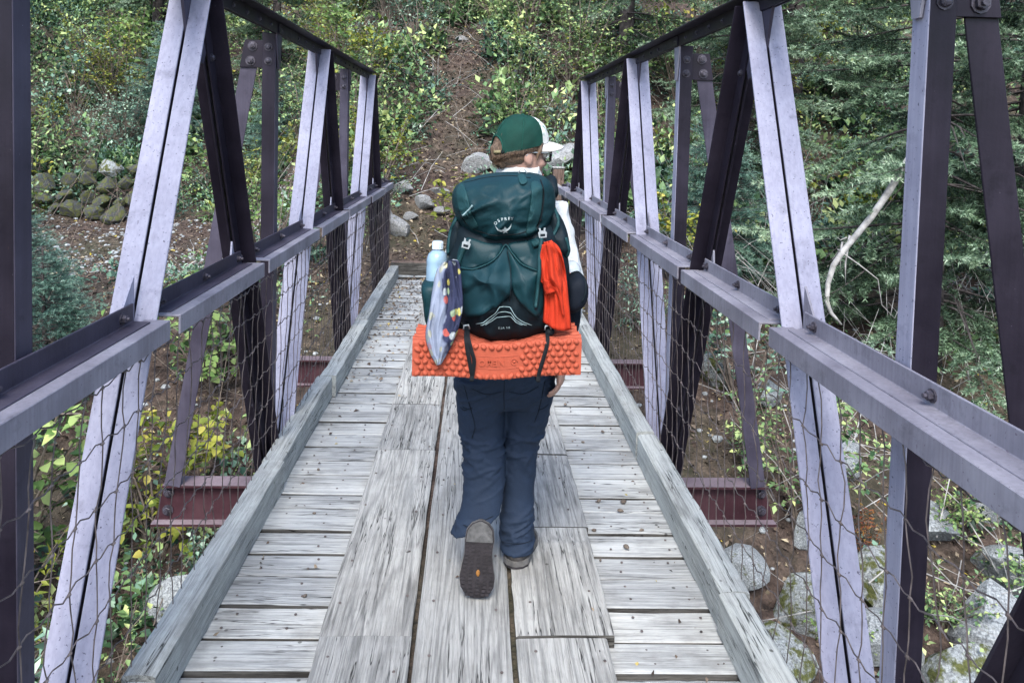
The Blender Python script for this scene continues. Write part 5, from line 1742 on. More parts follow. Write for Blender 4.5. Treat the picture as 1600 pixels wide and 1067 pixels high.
# shirt
smb = MB()
smb.loft([ring((x, y, z), rx + 0.014, ry + 0.014, 30) for z, x, y, rx, ry in tors[1:-1]] + [ring((0.150, 2.776, 1.47), 0.074, 0.072, 30)])
smb.loft([ring((0.150, 2.775, z), r, r * 1.02, 26, 2.0, 0.0, 0.10) for z, r in ((1.41, 0.135), (1.455, 0.112), (1.49, 0.092), (1.525, 0.078), (1.54, 0.074))])
for s, a, b, c in ((1, sh_r, el_r, wr_r), (-1, sh_l, el_l, wr_l)):
    arm(smb, a + Vector((-s * 0.03, 0, 0.01)), b, c + (c - b).normalized() * 0.005, [0.072, 0.066, 0.060, 0.058, 0.055, 0.049, 0.042])
def wr_shirt(c):
    return 0.010 * (fbm(c * np.array([11, 11, 17]) + 3, 3) - 0.5) + 0.012 * np.maximum(0, 0.5 - np.abs(fbm(c * np.array([16, 16, 9]), 2) - 0.5) * 6)
link('shirt', remeshed('shirt', smb, 0.008, 3, 0.5, wr_shirt), M['shirt'], person)

# trousers
tmb = MB()
def legring(px, hw, py, y, ry, **k):
    c = dr(px, py, y)
    return ring((c.x, c.y, c.z), hw * y / 1177.9, ry, 28, 2.3, **k)
tmb.loft([ring((0.125, 2.79, 0.98), 0.155, 0.11, 30, 2.2), ring((0.120, 2.79, 0.88), 0.172, 0.122, 30, 2.3), ring((0.117, 2.795, 0.79), 0.182, 0.130, 30, 2.4), ring((0.116, 2.80, 0.70), 0.186, 0.125, 30, 2.5), ring((0.116, 2.80, 0.64), 0.17, 0.10, 30, 2.4)])
tmb.loft([legring(828, 42, 590, 2.80, .105), legring(826, 38, 630, 2.81, .098), legring(822, 37, 665, 2.82, .09), legring(813, 30, 700, 2.83, .082), legring(811, 28, 740, 2.83, .08), legring(809, 27, 780, 2.82, .076), legring(808, 26, 825, 2.80, .072), legring(808, 27, 855, 2.79, .076), legring(808, 28, 871, 2.785, .078),
          legring(808, 22, 871, 2.785, .062), legring(808, 19, 850, 2.79, .055), legring(808, 5, 845, 2.79, .012)])
tmb.loft([legring(748, 41, 590, 2.77, .105), legring(750, 39, 630, 2.775, .098), legring(751, 38, 665, 2.775, .09), legring(753, 33, 700, 2.765, .082), legring(755, 34, 735, 2.755, .075), legring(755, 34, 765, 2.74, .070), legring(753, 34, 790, 2.725, .068), legring(748, 36, 812, 2.715, .070, tx=0.3), legring(743, 39, 830, 2.705, .074, tx=0.5),
          legring(744, 33, 831, 2.705, .060, tx=0.5), legring(748, 29, 810, 2.715, .055, tx=0.3), legring(750, 6, 800, 2.72, .012)])
# thigh pockets
tmb.ball(dr(730, 652, 2.79), 0.030, 0.075, 0.09)
tmb.ball(dr(847, 648, 2.82), 0.028, 0.075, 0.085)
def wr_trou(c):
    z = c[:, 2]
    w = 0.006 * (fbm(c * np.array([7, 7, 10]) + 7, 2) - 0.5)
    k = np.exp(-((z - 0.48) / 0.09) ** 2) + 0.8 * np.exp(-((z - 0.17) / 0.08) ** 2) + 0.5 * np.exp(-((z - 0.72) / 0.06) ** 2) + 0.10
    fold = np.abs(fbm(np.stack([c[:, 0] * 7 + z * 5, c[:, 1] * 5, z * 24 - c[:, 0] * 9], -1), 2) - 0.5)
    f2 = np.abs(fbm(np.stack([c[:, 0] * 16 - z * 9, c[:, 1] * 12, z * 40 + c[:, 0] * 22 + 3], -1), 2) - 0.5)
    return w + 0.012 * k * np.maximum(0, 0.10 - fold) / 0.10 + 0.004 * k * np.maximum(0, 0.10 - f2) / 0.10 - 0.003
link('trousers', remeshed('trousers', tmb, 0.0055, 3, 0.5, wr_trou), M['trouser'], person)
# seams and pocket edges laid on the cloth
from mathutils.bvhtree import BVHTree
_tro = [o for o in person.children if o.name.startswith('trousers')][0]
_bv = BVHTree.FromPolygons([v.co[:] for v in _tro.data.vertices], [p.vertices[:] for p in _tro.data.polygons])
def on_cloth(px, py):
    a = dr(px, py, 2.3)
    h = _bv.ray_cast(a, (dr(px, py, 3.0) - a).normalized())
    return h[0]
for pts in ([(722, 600), (730, 630), (737, 655), (741, 675), (736, 692)], [(722, 642), (730, 645), (737, 643)], [(852, 603), (848, 625), (843, 648), (836, 668)], [(858, 640), (850, 646), (843, 648)],
            [(788, 600), (787, 625), (788, 650)], [(718, 642), (722, 646), (728, 647)],
            [(722, 833), (735, 838), (752, 828), (770, 820)], [(784, 863), (800, 866), (818, 866), (833, 861)], [(735, 612), (760, 622), (783, 618)], [(795, 618), (818, 622), (842, 611)]):
    P_ = open_spline([(a, b) for a, b in pts], 18)
    q_ = [on_cloth(a, b) for a, b in P_]
    q_ = [q for q in q_ if q is not None]
    if len(q_) > 4:
        MB().tube([q + Vector((0, -0.0005, 0)) for q in q_], 0.0016, 5).obj('seam', M['navy'], person, True)

# shoes
def shoe(mtx, side, name_label):
    def outline(t):
        # half widths (inner, outer) along the sole, t 0 heel .. 1 toe
        ts = [0, 0.04, 0.12, 0.25, 0.42, 0.58, 0.72, 0.85, 0.94, 0.985, 1.0]
        wi = [0.006, 0.030, 0.046, 0.050, 0.044, 0.050, 0.058, 0.055, 0.042, 0.024, 0.006]
        wo = [0.006, 0.030, 0.047, 0.051, 0.050, 0.058, 0.064, 0.058, 0.042, 0.024, 0.006]
        return np.interp(t, ts, wi), np.interp(t, ts, wo)
    LEN = 0.252
    root = empty('shoe')
    def P(x, t, z):
        return mtx @ Vector((x, (t - 0.12) * LEN, z))
    def slab(z0, z1, ex, tmin=0.0, tmax=1.0, n=40):
        mb = MB()
        rt, rb = [], []
        tt = 0.5 - 0.5 * np.cos(np.linspace(0, 1, n) * math.pi)
        tt = tmin + (tmax - tmin) * tt
        toe = lambda t: 0.016 * max(0, (t - 0.72) / 0.28) ** 2
        left = [(-outline(t)[0] * side - ex * side * 1, t) for t in tt]
        right = [(outline(t)[1] * side + ex * side, t) for t in tt]
        mb.loft([[P(a_[0], t, z0 + toe(t)), P(b_[0], t, z0 + toe(t)), P(b_[0], t, z1 + toe(t)), P(a_[0], t, z1 + toe(t))] for a_, b_, t in zip(left, right, tt)])
        return mb
    parts = [('outsole', slab(0.003, 0.010, 0.0), M['sole']), ('midsole', slab(0.010, 0.030, 0.001), M['midsole'])]
    up = MB()
    rings = []
    for t, h, k in ((0.02, 0.06, 0.7), (0.08, 0.075, 0.88), (0.2, 0.082, 0.94), (0.32, 0.085, 0.94), (0.45, 0.08, 0.93), (0.6, 0.07, 0.95), (0.75, 0.058, 0.96), (0.88, 0.05, 0.93), (0.96, 0.042, 0.8), (0.995, 0.03, 0.4)):
        wi, wo = outline(t)
        r = []
        for a in [i * math.pi / 12 for i in range(13)]:
            x = (-wi + (wi + wo) * (0.5 - 0.5 * math.cos(a))) * k * side
            r.append(P(x * (1 - 0.25 * math.sin(a) ** 2), t, 0.028 + (h - 0.028) * math.sin(a) ** 0.6))
        r += [P(x_ * k * side, t, 0.024) for x_ in (wo * 0.5, 0, -wi * 0.5)]
        rings.append(r)
    up.loft(rings)
    parts.append(('upper', up, M['shoe']))
    hl = slab(0.0, 0.004, -0.004, 0.0, 0.27, 20)
    parts.append(('heel_pad', hl, M['sole_dusty']))
    tr = MB()
    for i in range(13):
        t = 0.31 + i * 0.052
        wi, wo = outline(t)
        for f in (-0.82, -0.42, 0.0, 0.42, 0.82):
            x = (f * (wi if f < 0 else wo)) * side
            toe = 0.016 * max(0, (t - 0.72) / 0.28) ** 2
            q = [P(x + dx_, t + dt + (0.012 if abs(f) > 0.3 else 0), z + toe) for z in (0.0005, 0.0045) for dt, dx_ in ((-0.016, -0.006), (0.016, -0.006), (0.016, 0.006), (-0.016, 0.006))]
            tr.add(q, [(0, 1, 2, 3), (4, 7, 6, 5), (0, 4, 5, 1), (1, 5, 6, 2), (2, 6, 7, 3), (3, 7, 4, 0)])
    parts.append(('tread', tr, M['sole']))
    parts.append(('sole_spot', MB().ball(P(0.0, 0.66, -0.0005), 0.007, 0.004, 0.012), M['sole_spot']))
    lace = MB()
    for i in range(5):
        t = 0.36 + i * 0.055
        h = np.interp(t, [0.3, 0.6], [0.103, 0.071])
        lace.tube([P(-0.02, t, h - 0.003), P(0, t + 0.01, h + 0.003), P(0.02, t, h - 0.003)], 0.003, 5)
    parts.append(('laces', lace, M['midsole']))
    loc = mtx.translation.copy()
    root.location = loc
    for nm, mb, mt in parts:
        o = mb.obj(nm, mt, root, nm in ('upper', 'sole_spot'))
        o.location = -loc
        if nm == 'tread': o['kind'] = 'stuff'
    tag(root, name_label, 'shoe')
    return root
mR = Matrix.Translation((0.172, 2.738, 0.046)) @ Matrix.Rotation(math.radians(-12), 4, 'Z')
shoe(mR, 1, 'right hiking shoe planted on the boards, seen from the heel')
dy_, dz_ = Vector((-0.035, -0.24, -0.97)).normalized(), None
zx = Vector((0.06, 0.97, -0.24))
zx = (zx - dy_ * zx.dot(dy_)).normalized()
xx = dy_.cross(zx)
mL = Matrix(((xx.x, dy_.x, zx.x, 0.034), (xx.y, dy_.y, zx.y, 2.565), (xx.z, dy_.z, zx.z, 0.272), (0, 0, 0, 1)))
shoe(mL, -1, 'left hiking shoe lifted on its toe, dark sole facing back')

# ---- backpack
pack = empty('backpack', (0.12, 2.5, 1.0))
tag(pack, 'large teal hiking backpack on the walker with rounded top lid', 'backpack')
PL = Vector(pack.location)
def ppart(mb, name, mat, smooth=True, parent=None):
    o = mb.obj(name, mat, parent or pack, smooth)
    o.location = -PL if parent is None else (0, 0, 0)
    return o
bag = Pillow([(722, 345), (790, 340), (858, 340), (878, 372), (888, 405), (890, 440), (886, 480), (874, 512), (836, 527), (795, 532), (750, 528), (722, 508), (706, 470), (698, 435), (700, 400), (708, 370)], 2.47, 0.15, 0.17, 3.2, 2.4)
def bagdisp(x, z):
    f = np.abs(fbm(np.stack([x * 9 + z * 6, z * 7 - x * 5, x * 0], -1), 3) - 0.5)
    return 0.026 * np.maximum(0, 0.16 - f) / 0.16 + 0.02 * (fbm(np.stack([x * 7, z * 7, x * 0 + 2], -1), 2) - 0.5)
ppart(bag.mesh(disp=bagdisp), 'main_bag', M['teal_dark'])
# stretch pocket: two swept lobes that meet in a peak
lobeL = [(716, 421), (738, 420), (762, 412), (780, 398), (790, 384), (797, 398), (800, 425), (798, 452), (789, 468), (765, 484), (738, 498), (722, 498), (714, 470), (712, 440)]
lobeR = [(790, 384), (800, 396), (815, 413), (832, 421), (846, 424), (849, 455), (848, 485), (838, 494), (822, 482), (808, 466), (800, 450), (797, 425)]
sp1 = bag.patch(lobeL, 0.026, edge=0.45)
sp2 = bag.patch(lobeR, 0.024, edge=0.45)
ppart(sp1, 'stretch_pocket', M['teal_mid'])
ppart(sp2, 'stretch_pocket', M['teal'])
ppart(bag.strip([(714, 421), (740, 420), (763, 411), (780, 397), (790, 383), (800, 396), (816, 413), (846, 424)], 0.0022, 0.0255, th=0.0012), 'pocket_hem', M['teal_light'])
# upper body panels either side of the lid
ppart(bag.patch([(728, 375), (760, 382), (785, 384), (778, 400), (760, 413), (735, 420), (716, 420), (714, 398)], 0.016), 'upper_panel', M['teal'])
ppart(bag.patch([(795, 384), (826, 378), (848, 372), (850, 395), (846, 423), (822, 416), (806, 402)], 0.014), 'upper_panel', M['teal'])
# wings beside the lid
wl = Pillow([(712, 335), (724, 345), (730, 372), (722, 398), (706, 404), (697, 396), (699, 370)], 2.47, 0.07, 0.12, 2.4)
ppart(wl.mesh(48, 12, bagdisp), 'side_wing', M['teal_dark'])
wr_ = Pillow([(858, 320), (872, 332), (884, 355), (890, 385), (886, 402), (870, 404), (856, 392), (850, 360)], 2.47, 0.09, 0.12, 2.4)
ppart(wr_.mesh(48, 12, bagdisp), 'side_wing', M['teal_dark'])
ppart(wl.strip([(714, 340), (703, 365), (699, 398)], 0.006, 0.003), 'strap', M['teal_light'])
ppart(wr_.strip([(868, 325), (873, 350), (862, 372), (852, 380)], 0.006, 0.003), 'strap', M['teal_light'])
ppart(wr_.strip([(884, 372), (889, 392), (884, 408)], 0.006, 0.003), 'strap', M['teal_light'])
# side pockets
pl_ = Pillow([(660, 441), (683, 437), (706, 439), (713, 470), (711, 505), (690, 513), (667, 505), (661, 470)], 2.50, 0.085, 0.07, 6, 4)
ppart(pl_.mesh(48, 12), 'side_pocket', M['teal'])
pr_ = Pillow([(872, 436), (890, 430), (906, 436), (909, 470), (906, 512), (895, 540), (880, 540), (872, 500)], 2.50, 0.07, 0.07, 3)
ppart(pr_.mesh(48, 12), 'side_pocket', M['navy'])
# lid
lid = Pillow([(706, 308), (711, 292), (728, 281), (755, 273), (790, 269), (830, 270), (852, 277), (864, 292), (868, 315), (864, 340), (852, 358), (830, 370), (800, 377), (765, 377), (740, 370), (720, 352), (709, 330)], 2.47, 0.185, 0.18, 2.3, 2.1)
def liddisp(x, z):
    cx_, cz_ = lid.c
    rad = np.abs(fbm(np.stack([x * 5 + z * 3, z * 13 - x * 8, x * 0 + 4], -1), 3) - 0.5)
    side = np.clip(np.abs(x - cx_) / 0.17, 0, 1)
    low = np.clip((cz_ + 0.02 - z) / 0.1, 0, 1)
    rad2 = np.abs(fbm(np.stack([x * 16 + z * 9, z * 30 - x * 14, x * 0 + 9], -1), 2) - 0.5)
    return 0.030 * np.maximum(0, 0.15 - rad) / 0.15 * (0.3 + side + 0.6 * low) + 0.009 * np.maximum(0, 0.14 - rad2) / 0.14 * (0.35 + side) - 0.010
ppart(lid.mesh(110, 26, liddisp), 'lid', M['teal'])
ppart(lid.patch([(833, 288), (848, 290), (850, 312), (846, 340), (838, 362), (824, 367), (826, 345), (831, 315)], 0.012), 'lid_band', M['teal_light'])
ppart(lid.strip([(849, 284), (852, 310), (848, 340), (842, 362)], 0.0022, 0.006), 'zip', M['strapblk'])
ppart(lid.patch([(711, 300), (722, 292), (730, 310), (736, 335), (746, 356), (736, 362), (722, 345), (713, 322)], 0.008), 'lid_side', M['teal_light'])
ppart(lid.strip([(722, 340), (732, 330), (738, 322)], 0.003, 0.012), 'gather', M['print'])
ppart(lid.strip([(714, 335), (728, 355), (748, 366), (775, 370), (805, 369), (832, 361), (850, 347)], 0.0014, 0.0035, 40, 0.001), 'lid_seam', M['strapblk'])
ppart(lid.strip([(724, 290), (760, 281), (800, 278), (832, 281)], 0.0012, 0.003, 30, 0.001), 'lid_seam', M['strapblk'])
ppart(bag.strip([(795, 470), (797, 445), (797, 420), (792, 392)], 0.0012, 0.026, 24, 0.001), 'pocket_seam', M['strapblk'])
tk = [lid.front(dr(x_, y_, 2.29).x, dr(x_, y_, 2.29).z) for x_, y_ in ((812, 278), (818, 276))]
lp_ = MB().tube([dr(811, 276, 2.44), dr(811, 268, 2.43), dr(815, 264, 2.43), dr(820, 265, 2.43), dr(823, 270, 2.43), dr(823, 277, 2.44)], 0.0022, 6)
ppart(lp_, 'haul_loop', M['buckle'])
ppart(lid.patch([(812, 277), (822, 276), (826, 286), (816, 290)], 0.012), 'tab', M['teal_light'])
# buckles with their webbing
def buckle(cx_, cy_, rot):
    y = min(bag.front(dr(cx_, cy_, 2.32).x, dr(cx_, cy_, 2.32).z), 2.33) - 0.022
    c = dr(cx_, cy_, y)
    mt = Matrix.Translation(c) @ Matrix.Rotation(rot, 4, 'Y')
    mb = MB()
    prof = [(-0.0115, -0.013), (0.0115, -0.013), (0.0135, 0.002), (0.009, 0.008), (0.0105, 0.017), (0.005, 0.016), (0.004, 0.008), (-0.004, 0.008), (-0.005, 0.016), (-0.0105, 0.017), (-0.009, 0.008), (-0.0135, 0.002)]
    e1, e2 = mt.to_3x3() @ X, mt.to_3x3() @ Z
    mb.prism(prof, c - Y * 0.004, c + Y * 0.005, e1, e2)
    o = ppart(mb, 'buckle', M['buckle'], False)
    hole = MB().prism([(-0.0075, -0.0085), (0.0075, -0.0085), (0.0075, -0.001), (-0.0075, -0.001)], c - Y * 0.0046, c - Y * 0.003, e1, e2)
    ppart(hole, 'slot', M['teal_dark'], False, o)
buckle(728, 382, 0.25)
buckle(848, 366, -0.1)
ppart(bag.strip([(727, 386), (720, 402), (713, 421)], 0.010, 0.020), 'strap', M['teal_light'])
ppart(bag.strip([(846, 372), (842, 395), (841, 425), (839, 455), (836, 478)], 0.0065, 0.036), 'strap', M['teal_light'])
ppart(bag.strip([(832, 384), (845, 380), (850, 388)], 0.012, 0.018), 'strap', M['teal_light'])
# shoulder straps and hip belt towards the walker
for s, xs in ((-1, 0.04), (1, 0.26)):
    ppart(MB().tube([(xs, 2.62, 1.45), (xs, 2.70, 1.49), (xs + s * 0.005, 2.80, 1.475), (xs + s * 0.01, 2.905, 1.38), (xs + s * 0.02, 2.915, 1.2)], [0.022, 0.024, 0.024, 0.022, 0.02], 8), 'shoulder_strap', M['teal_dark'])
ppart(MB().tube([(-0.05, 2.62, 0.98), (-0.085, 2.75, 0.96), (-0.03, 2.90, 0.94), (0.12, 2.945, 0.93), (0.26, 2.90, 0.94), (0.32, 2.75, 0.96), (0.28, 2.62, 0.98)], 0.028, 8), 'hip_belt', M['teal_dark'])
# printed lines, name and emblem
def drape_pts(form, pts, off, n=30):
    yr = form.yc - form.df
    P = open_spline([(dr(a, b, yr).x, dr(a, b, yr).z) for a, b in pts], n)
    return [Vector((x, form.front(x, z) - off, z)) for x, z in P]
for pts in ([(743, 511), (760, 502), (771, 493), (779, 481), (782, 480), (795, 479), (798, 482), (804, 492), (814, 502), (831, 511)],
            [(750, 511), (764, 504), (775, 494), (779, 490), (795, 488), (799, 491), (806, 500), (816, 507), (823, 510)],
            [(758, 510), (766, 506), (775, 499), (778, 498), (796, 496), (800, 498), (808, 505), (816, 509)]):
    ppart(MB().tube(drape_pts(bag, pts, 0.010), 0.0011, 5), 'printed_line', M['print'])
def letters(form, txt, path, size, mat, off, name, flip=False, parent=None, bold=0.0):
    """flat letters set one by one along a path of image pixels on a form"""
    yr = form.yc - form.df
    P = open_spline([(dr(a, b, yr).x, dr(a, b, yr).z) for a, b in path], len(txt))
    for i, ch in enumerate(txt):
        if ch == ' ':
            continue
        cu = bpy.data.curves.new('t', 'FONT')
        cu.body = ch
        cu.size = size
        cu.align_x = 'CENTER'
        cu.offset = bold
        ob = bpy.data.objects.new('t', cu)
        COL.objects.link(ob)
        dg = bpy.context.evaluated_depsgraph_get()
        me = bpy.data.meshes.new_from_object(ob.evaluated_get(dg))
        bpy.data.objects.remove(ob)
        d = P[min(i + 1, len(txt) - 1)] - P[max(i - 1, 0)]
        ang = math.atan2(d[1], d[0])
        c0, s0 = math.cos(ang), math.sin(ang)
        for v in me.vertices:
            x = P[i][0] + v.co.x * c0 - v.co.y * s0
            z = P[i][1] + v.co.x * s0 + v.co.y * c0
            v.co = (x, form.front(x, z) - off, z)
        o = link(name, me, M[mat], pack)
        o.location = -PL
letters(lid, 'OSPREY', [(775.5, 351), (780, 347), (785, 345), (790, 344), (795, 343.5), (799.5, 344)], 0.0125, 'print_white', 0.013, 'brand_letter', bold=0.0003)
# bird with spread wings under the name
em = [(773, 353), (778, 358), (783, 360), (786.5, 359), (788.5, 355), (790.5, 357), (791.5, 359), (794, 357.5), (797.5, 354), (799, 350), (798.5, 355), (796, 359), (793, 361.5), (791.5, 363), (793.5, 366), (789.5, 364.5), (786, 366.5), (787, 362.5), (782, 362.5), (777, 360)]
yr = lid.yc - lid.df
vs = []
for a, b in em:
    q = dr(a, b, yr)
    vs.append(Vector((q.x, lid.front(q.x, q.z) - 0.0135, q.z)))
e_ = MB().add(vs + [v + Vector((0, 0.003, 0)) for v in vs], [tuple(range(len(vs)))] + [(i, (i + 1) % len(vs), len(vs) + (i + 1) % len(vs), len(vs) + i) for i in range(len(vs))])
ppart(e_, 'bird_emblem', M['print_white'], False)
letters(bag, 'EJA 58', [(779.5, 518), (783, 517.8), (786.5, 517.6), (789, 517.5), (792, 517.2), (795.5, 517)], 0.0095, 'print', 0.0115, 'model_letter', bold=0.0002)

# ---- folded foam pad under the pack
pad = empty('sleeping_pad', (0.068, 2.33, 0.88))
tag(pad, 'folded orange foam sleeping pad with knobbly face strapped under the backpack', 'sleeping pad')
PA = Vector(pad.location)
def padz(x):
    u = (x - 0.068) / 0.26
    return -0.016 * math.exp(-(u / 0.42) ** 2) + 0.006 * u
def qpart(mb, name, mat, smooth=False):
    o = mb.obj(name, mat, pad, smooth)
    o.location = -PA
    return o
px0, px1, pz0, pz1 = -0.190, 0.327, 0.917, 1.028
for k in range(6):
    y0 = 2.272 + k * 0.0245
    ex = random.uniform(-0.006, 0.004) if k else 0
    n = 26
    rings = []
    for i in range(n + 1):
        x = px0 - ex + (px1 - px0 + 2 * ex) * i / n
        dz = padz(x)
        press = -0.030 * math.exp(-((x - 0.075) / 0.13) ** 2) * min(1, k / 3)
        wv = 0.0022 * math.sin(i * 2.4 + k * 1.7)
        zt = pz1 + dz + press + wv + 0.003 * k
        zb = pz0 + dz * 0.75
        rings.append([Vector((x, y0 + 0.001, zb)), Vector((x, y0, zb + 0.006)), Vector((x, y0, zt - 0.008)), Vector((x, y0 + 0.006, zt)), Vector((x, y0 + 0.018, zt)), Vector((x, y0 + 0.0235, zt - 0.008)), Vector((x, y0 + 0.0235, zb))])
    qpart(MB().loft(rings), 'foam_panel', M['orange'])
bf = MB()
cols, rows = 21, 6
for j in range(rows):
    for i in range(cols):
        x = px0 + 0.016 + (px1 - px0 - 0.032) * (i + (0.5 if j % 2 else 0.0)) / (cols - 0.5)
        z = pz0 + 0.011 + j * 0.0182 + padz(x)
        if -0.012 < x < 0.142 and 1 <= j <= 4:
            continue
        tilt = Matrix.Rotation(0.6 if (i + j) % 3 else -0.75, 3, 'Y')
        big = 1.25 if (i + 2 * j) % 4 == 0 else 0.95
        bf.ball((x + random.uniform(-.001, .001), 2.2735, z), 0.0112 * big, 0.0105, 0.0082, 8, 6, tilt)
o = qpart(bf, 'foam_nubs', M['orange'], True)
o['kind'] = 'stuff'
# recessed name plate with raised outline letters, lying upside down as the pad is folded
def pad_text(txt, cx_, cz_, size):
    cu = bpy.data.curves.new('t', 'FONT')
    cu.body = txt
    cu.size = size
    cu.align_x = 'CENTER'
    cu.align_y = 'CENTER'
    cu.extrude = 0.0022
    cu.space_character = 1.15
    cu.offset = 0.0006
    ob = bpy.data.objects.new('t', cu)
    COL.objects.link(ob)
    dg = bpy.context.evaluated_depsgraph_get()
    me = bpy.data.meshes.new_from_object(ob.evaluated_get(dg))
    bpy.data.objects.remove(ob)
    for v in me.vertices:
        a, b, c = v.co
        v.co = (cx_ - a, 2.2705 - c, cz_ - b + padz(cx_))
    me.flip_normals()
    return me
o = link('brand_letters', pad_text('NEMO', 0.052, 0.973, 0.026), M['orange'], pad)
o.location = -PA
lg = MB().tube([(0.121 + 0.0095 * math.cos(a), 2.2705, 0.972 + padz(0.121) + 0.0095 * math.sin(a)) for a in [i * math.pi / 10 for i in range(18)]], 0.0016, 6)
lg.ball((0.121, 2.271, 0.972 + padz(0.121)), 0.004, 0.003, 0.004)
qpart(lg, 'round_mark', M['orange'], True)
for zz in (0.953, 0.991):
    qpart(MB().tube([(x, 2.2715, zz + padz(x)) for x in np.linspace(-0.005, 0.135, 9)], 0.0012, 5), 'plate_rib', M['orange'])
# two black straps round the pad
for s, xt, xb in ((0, -0.028, -0.008), (1, 0.222, 0.196)):
    for dx in ((0.0, 0.012) if s == 0 else (0.0,)):
        pts = [(xt, 2.40, pz1 + 0.028), (xt + dx * 0.3, 2.33, pz1 + 0.020), (xt + dx * 0.6, 2.272, pz1 + 0.004), (xt + dx + (xb - xt) * 0.25, 2.262, pz1 - 0.03), (xt + dx * 1.2 + (xb - xt) * 0.6, 2.261, 0.965), (xb + dx * 0.2, 2.264, pz0 + 0.004), (xb, 2.275, pz0 - 0.018), (xb, 2.41, pz0 - 0.014)]
        P = open_spline(pts, 30)
        rings = []
        for i in range(30):
            d = Vector(P[min(i + 1, 29)] - P[max(i - 1, 0)]).normalized()
            w = Vector((1, 0, 0)) - d * d.x
            w.normalize()
            nn = d.cross(w)
            p = Vector(P[i])
            rings.append([p + w * 0.006, p + nn * 0.0018, p - w * 0.006, p - nn * 0.0018])
        o = MB().loft(rings).obj('pad_strap', M['strapblk'], pack)
        o.location = -PL
for xx_, zz in ((-0.028, pz1 + 0.022), (0.224, pz1 + 0.024)):
    mb = MB().tube([(xx_ - 0.009, 2.303, zz), (xx_ - 0.007, 2.297, zz + 0.014), (xx_ + 0.006, 2.297, zz + 0.016), (xx_ + 0.010, 2.303, zz + 0.002)], 0.0028, 6)
    ppart(mb, 'strap_hook', M['buckle'])
mb = MB().ball((0.232, 2.31, pz1 + 0.016), 0.016, 0.014, 0.013)
ppart(mb, 'cord_lock', M['strapblk'])

# ---- hanging cloths, bottles, pouch
def drape(left, right, yc, amp, folds, seed, nu=34, nv=40, sharp=0.0, bottom=None):
    Lp, Rp = open_spline([(*p, 0) for p in left], nv), open_spline([(*p, 0) for p in right], nv)
    mb = MB()
    rows = []
    for j in range(nv):
        v = j / (nv - 1)
        r = []
        for i in range(nu):
            u = i / (nu - 1)
            p = Lp[j] * (1 - u) + Rp[j] * u
            py = p[1]
            if bottom is not None and j > nv - 8:
                py = p[1] + bottom(u) * (j - nv + 8) / 7
            ph = 2 * math.pi * folds * (u + 0.10 * math.sin(v * 3 + seed)) + seed
            w = 0.45 * math.sin(ph) + 2.6 * (float(fbm(np.array([[u * folds * 1.9 + 0.8 * v, v * 2.2 + seed, seed * 1.7]]), 3)[0]) - 0.5) + 1.6 * (0.5 - abs(float(fbm(np.array([[u * folds * 1.3 - 1.2 * v, v * 3.5 + seed, seed * 3.1]]), 2)[0]) - 0.5) * 4)
            bul = 0.024 * math.sin(math.pi * u) ** 0.6
            y = yc(v) - bul - amp * w * (0.35 + 0.65 * math.sin(math.pi * min(1, v * 1.2 + 0.08)))
            q = dr(p[0], py, y)
            r.append(q)
        rows.append(r)
    mb.v = [tuple(q) for r in rows for q in r]
    mb.f = [(j * nu + i, j * nu + i + 1, (j + 1) * nu + i + 1, (j + 1) * nu + i) for j in range(nv - 1) for i in range(nu - 1)]
    return mb
def cloth(mb, name, mat, parent=None):
    o = mb.obj(name, mat, parent, True)
    so = o.modifiers.new('t', 'SOLIDIFY')
    so.thickness = 0.0025
    so.offset = 0
    return o
oc = cloth(drape([(846, 381), (843, 400), (846, 432), (851, 465), (849, 506)], [(862, 377), (876, 392), (885, 430), (890, 475), (894, 518)], lambda v: 2.315 - 0.01 * v, 0.011, 4.6, 1.3, bottom=lambda u: 8 * math.sin(u * 3.0)), 'orange_cloth', M['redcloth'])
tag(oc, 'bright orange-red cloth hanging from the right side of the backpack', 'cloth')
cl2 = cloth(drape([(847, 384), (843, 405), (842, 436), (851, 446), (862, 450), (872, 468), (880, 497)], [(864, 379), (873, 400), (878, 425), (881, 445), (880, 462), (881, 478), (883, 498)], lambda v: 2.292, 0.010, 3.1, 4.2), 'frayed_layer', M['redcloth'], oc)
tl = cloth(drape([(850, 440), (850, 452), (853, 464)], [(862, 442), (866, 452), (870, 458)], lambda v: 2.285, 0.004, 1.5, 2.0, 14, 12), 'torn_corner', M['redcloth'], oc)
bf_ = cloth(drape([(692, 411), (682, 424), (675, 455), (670, 490), (664, 525), (670, 552), (681, 574)], [(708, 406), (717, 412), (721, 450), (722, 480), (716, 512), (703, 545), (687, 573)], lambda v: 2.30 - 0.045 * min(1, v * 1.3), 0.015, 3.0, 2.6, 46, 54), 'patterned_scarf', M['buff'])
tag(bf_, 'blue and yellow fruit-print scarf hanging from the left side of the backpack', 'scarf')
fl_ = cloth(drape([(704, 520), (702, 530), (699, 541)], [(716, 505), (714, 520), (706, 537)], lambda v: 2.262, 0.004, 1.2, 1.0, 14, 14), 'scarf_corner', M['buff'], bf_)

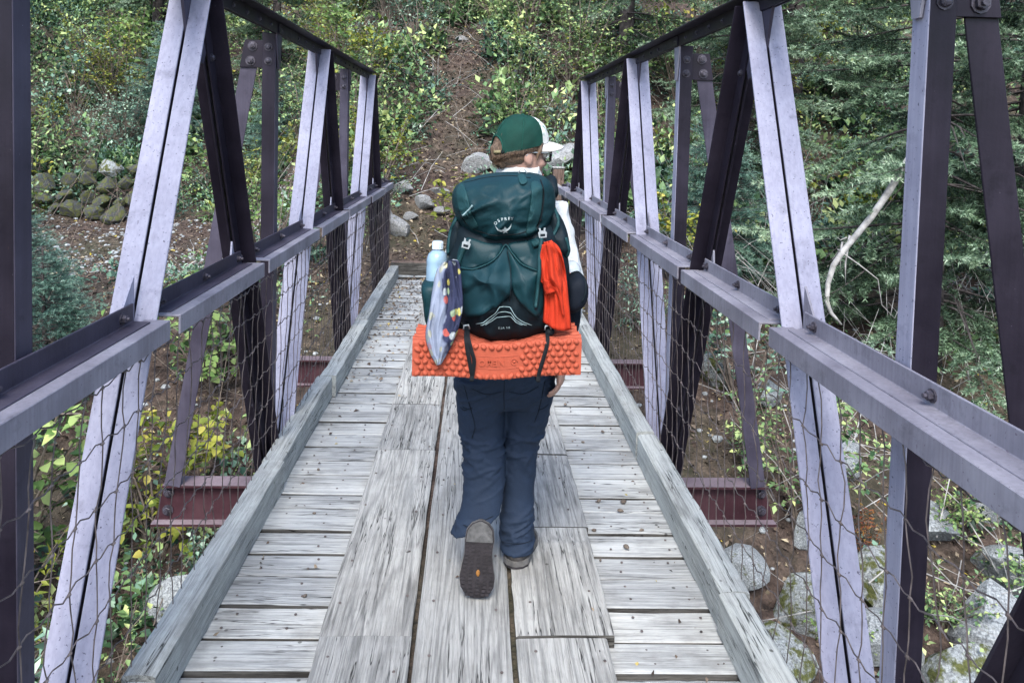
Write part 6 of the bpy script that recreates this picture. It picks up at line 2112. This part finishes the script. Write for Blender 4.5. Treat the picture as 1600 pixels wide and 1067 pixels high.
def revolve(prof, c, n=20, squash=1.0):
    return MB().loft([[Vector((c[0] + r * math.cos(2 * math.pi * i / n), c[1] + r * squash * math.sin(2 * math.pi * i / n), c[2] + z)) for i in range(n)] for r, z in prof])
bt = empty('water_bottle', dr(682, 470, 2.50))
tag(bt, 'pale blue plastic water bottle in the left side pocket of the backpack', 'bottle')
c = dr(683, 408, 2.50)
o = revolve([(0.034, -0.16), (0.037, -0.15), (0.037, -0.02), (0.0355, -0.012), (0.037, -0.004), (0.036, 0.008), (0.030, 0.024), (0.019, 0.034), (0.014, 0.037), (0.0135, 0.045)], c).obj('body', M['bottle'], bt, True)
o.location = -Vector(bt.location)
cm = MB()
n = 36
cm.loft([[Vector((c.x + (0.0185 if i % 2 else 0.0172) * math.cos(2 * math.pi * i / n), c.y + (0.0185 if i % 2 else 0.0172) * math.sin(2 * math.pi * i / n), c.z + z)) for i in range(n)] for z in (0.040, 0.062)] + [[Vector((c.x + 0.015 * math.cos(2 * math.pi * i / n), c.y + 0.015 * math.sin(2 * math.pi * i / n), c.z + 0.066)) for i in range(n)]])
o = cm.obj('cap', M['bottlecap'], bt)
o.location = -Vector(bt.location)
b2 = empty('clear_bottle', dr(892, 470, 2.52))
tag(b2, 'clear bottle with red spots in the right side pocket, behind the dark pouch', 'bottle')
c = dr(893, 424, 2.52)
o = revolve([(0.034, -0.12), (0.035, -0.11), (0.035, 0.0), (0.031, 0.012), (0.02, 0.026), (0.013, 0.03)], c).obj('body', M['clear'], b2, True)
o.location = -Vector(b2.location)
for a, z in ((-1.85, -0.004), (-1.35, 0.0)):
    q = Vector((c.x + 0.0355 * math.cos(a), c.y + 0.0355 * math.sin(a), c.z + z - 0.006))
    o = MB().ball(q, 0.0085, 0.003, 0.007, 10, 6, Matrix.Rotation(a + math.pi / 2, 3, 'Z')).obj('berry_print', M['redcloth'], b2, True)
    o.location = -Vector(b2.location)
pc = Pillow([(886, 440), (897, 430), (908, 429), (916, 438), (919, 456), (915, 474), (904, 486), (893, 490), (885, 484), (884, 460)], 2.44, 0.075, 0.05, 4.0, 3.0)
po = pc.mesh(60, 14).obj('round_pouch', M['navy'], None, True)
tag(po, 'dark navy round pouch hanging on the right side of the backpack', 'pouch')
pp = MB().tube(drape_pts(pc, [(887, 462), (889, 446), (898, 437), (910, 434), (917, 444), (917, 460), (911, 476)], 0.001), 0.0025, 6).obj('piping', M['teal_dark'], po, True)
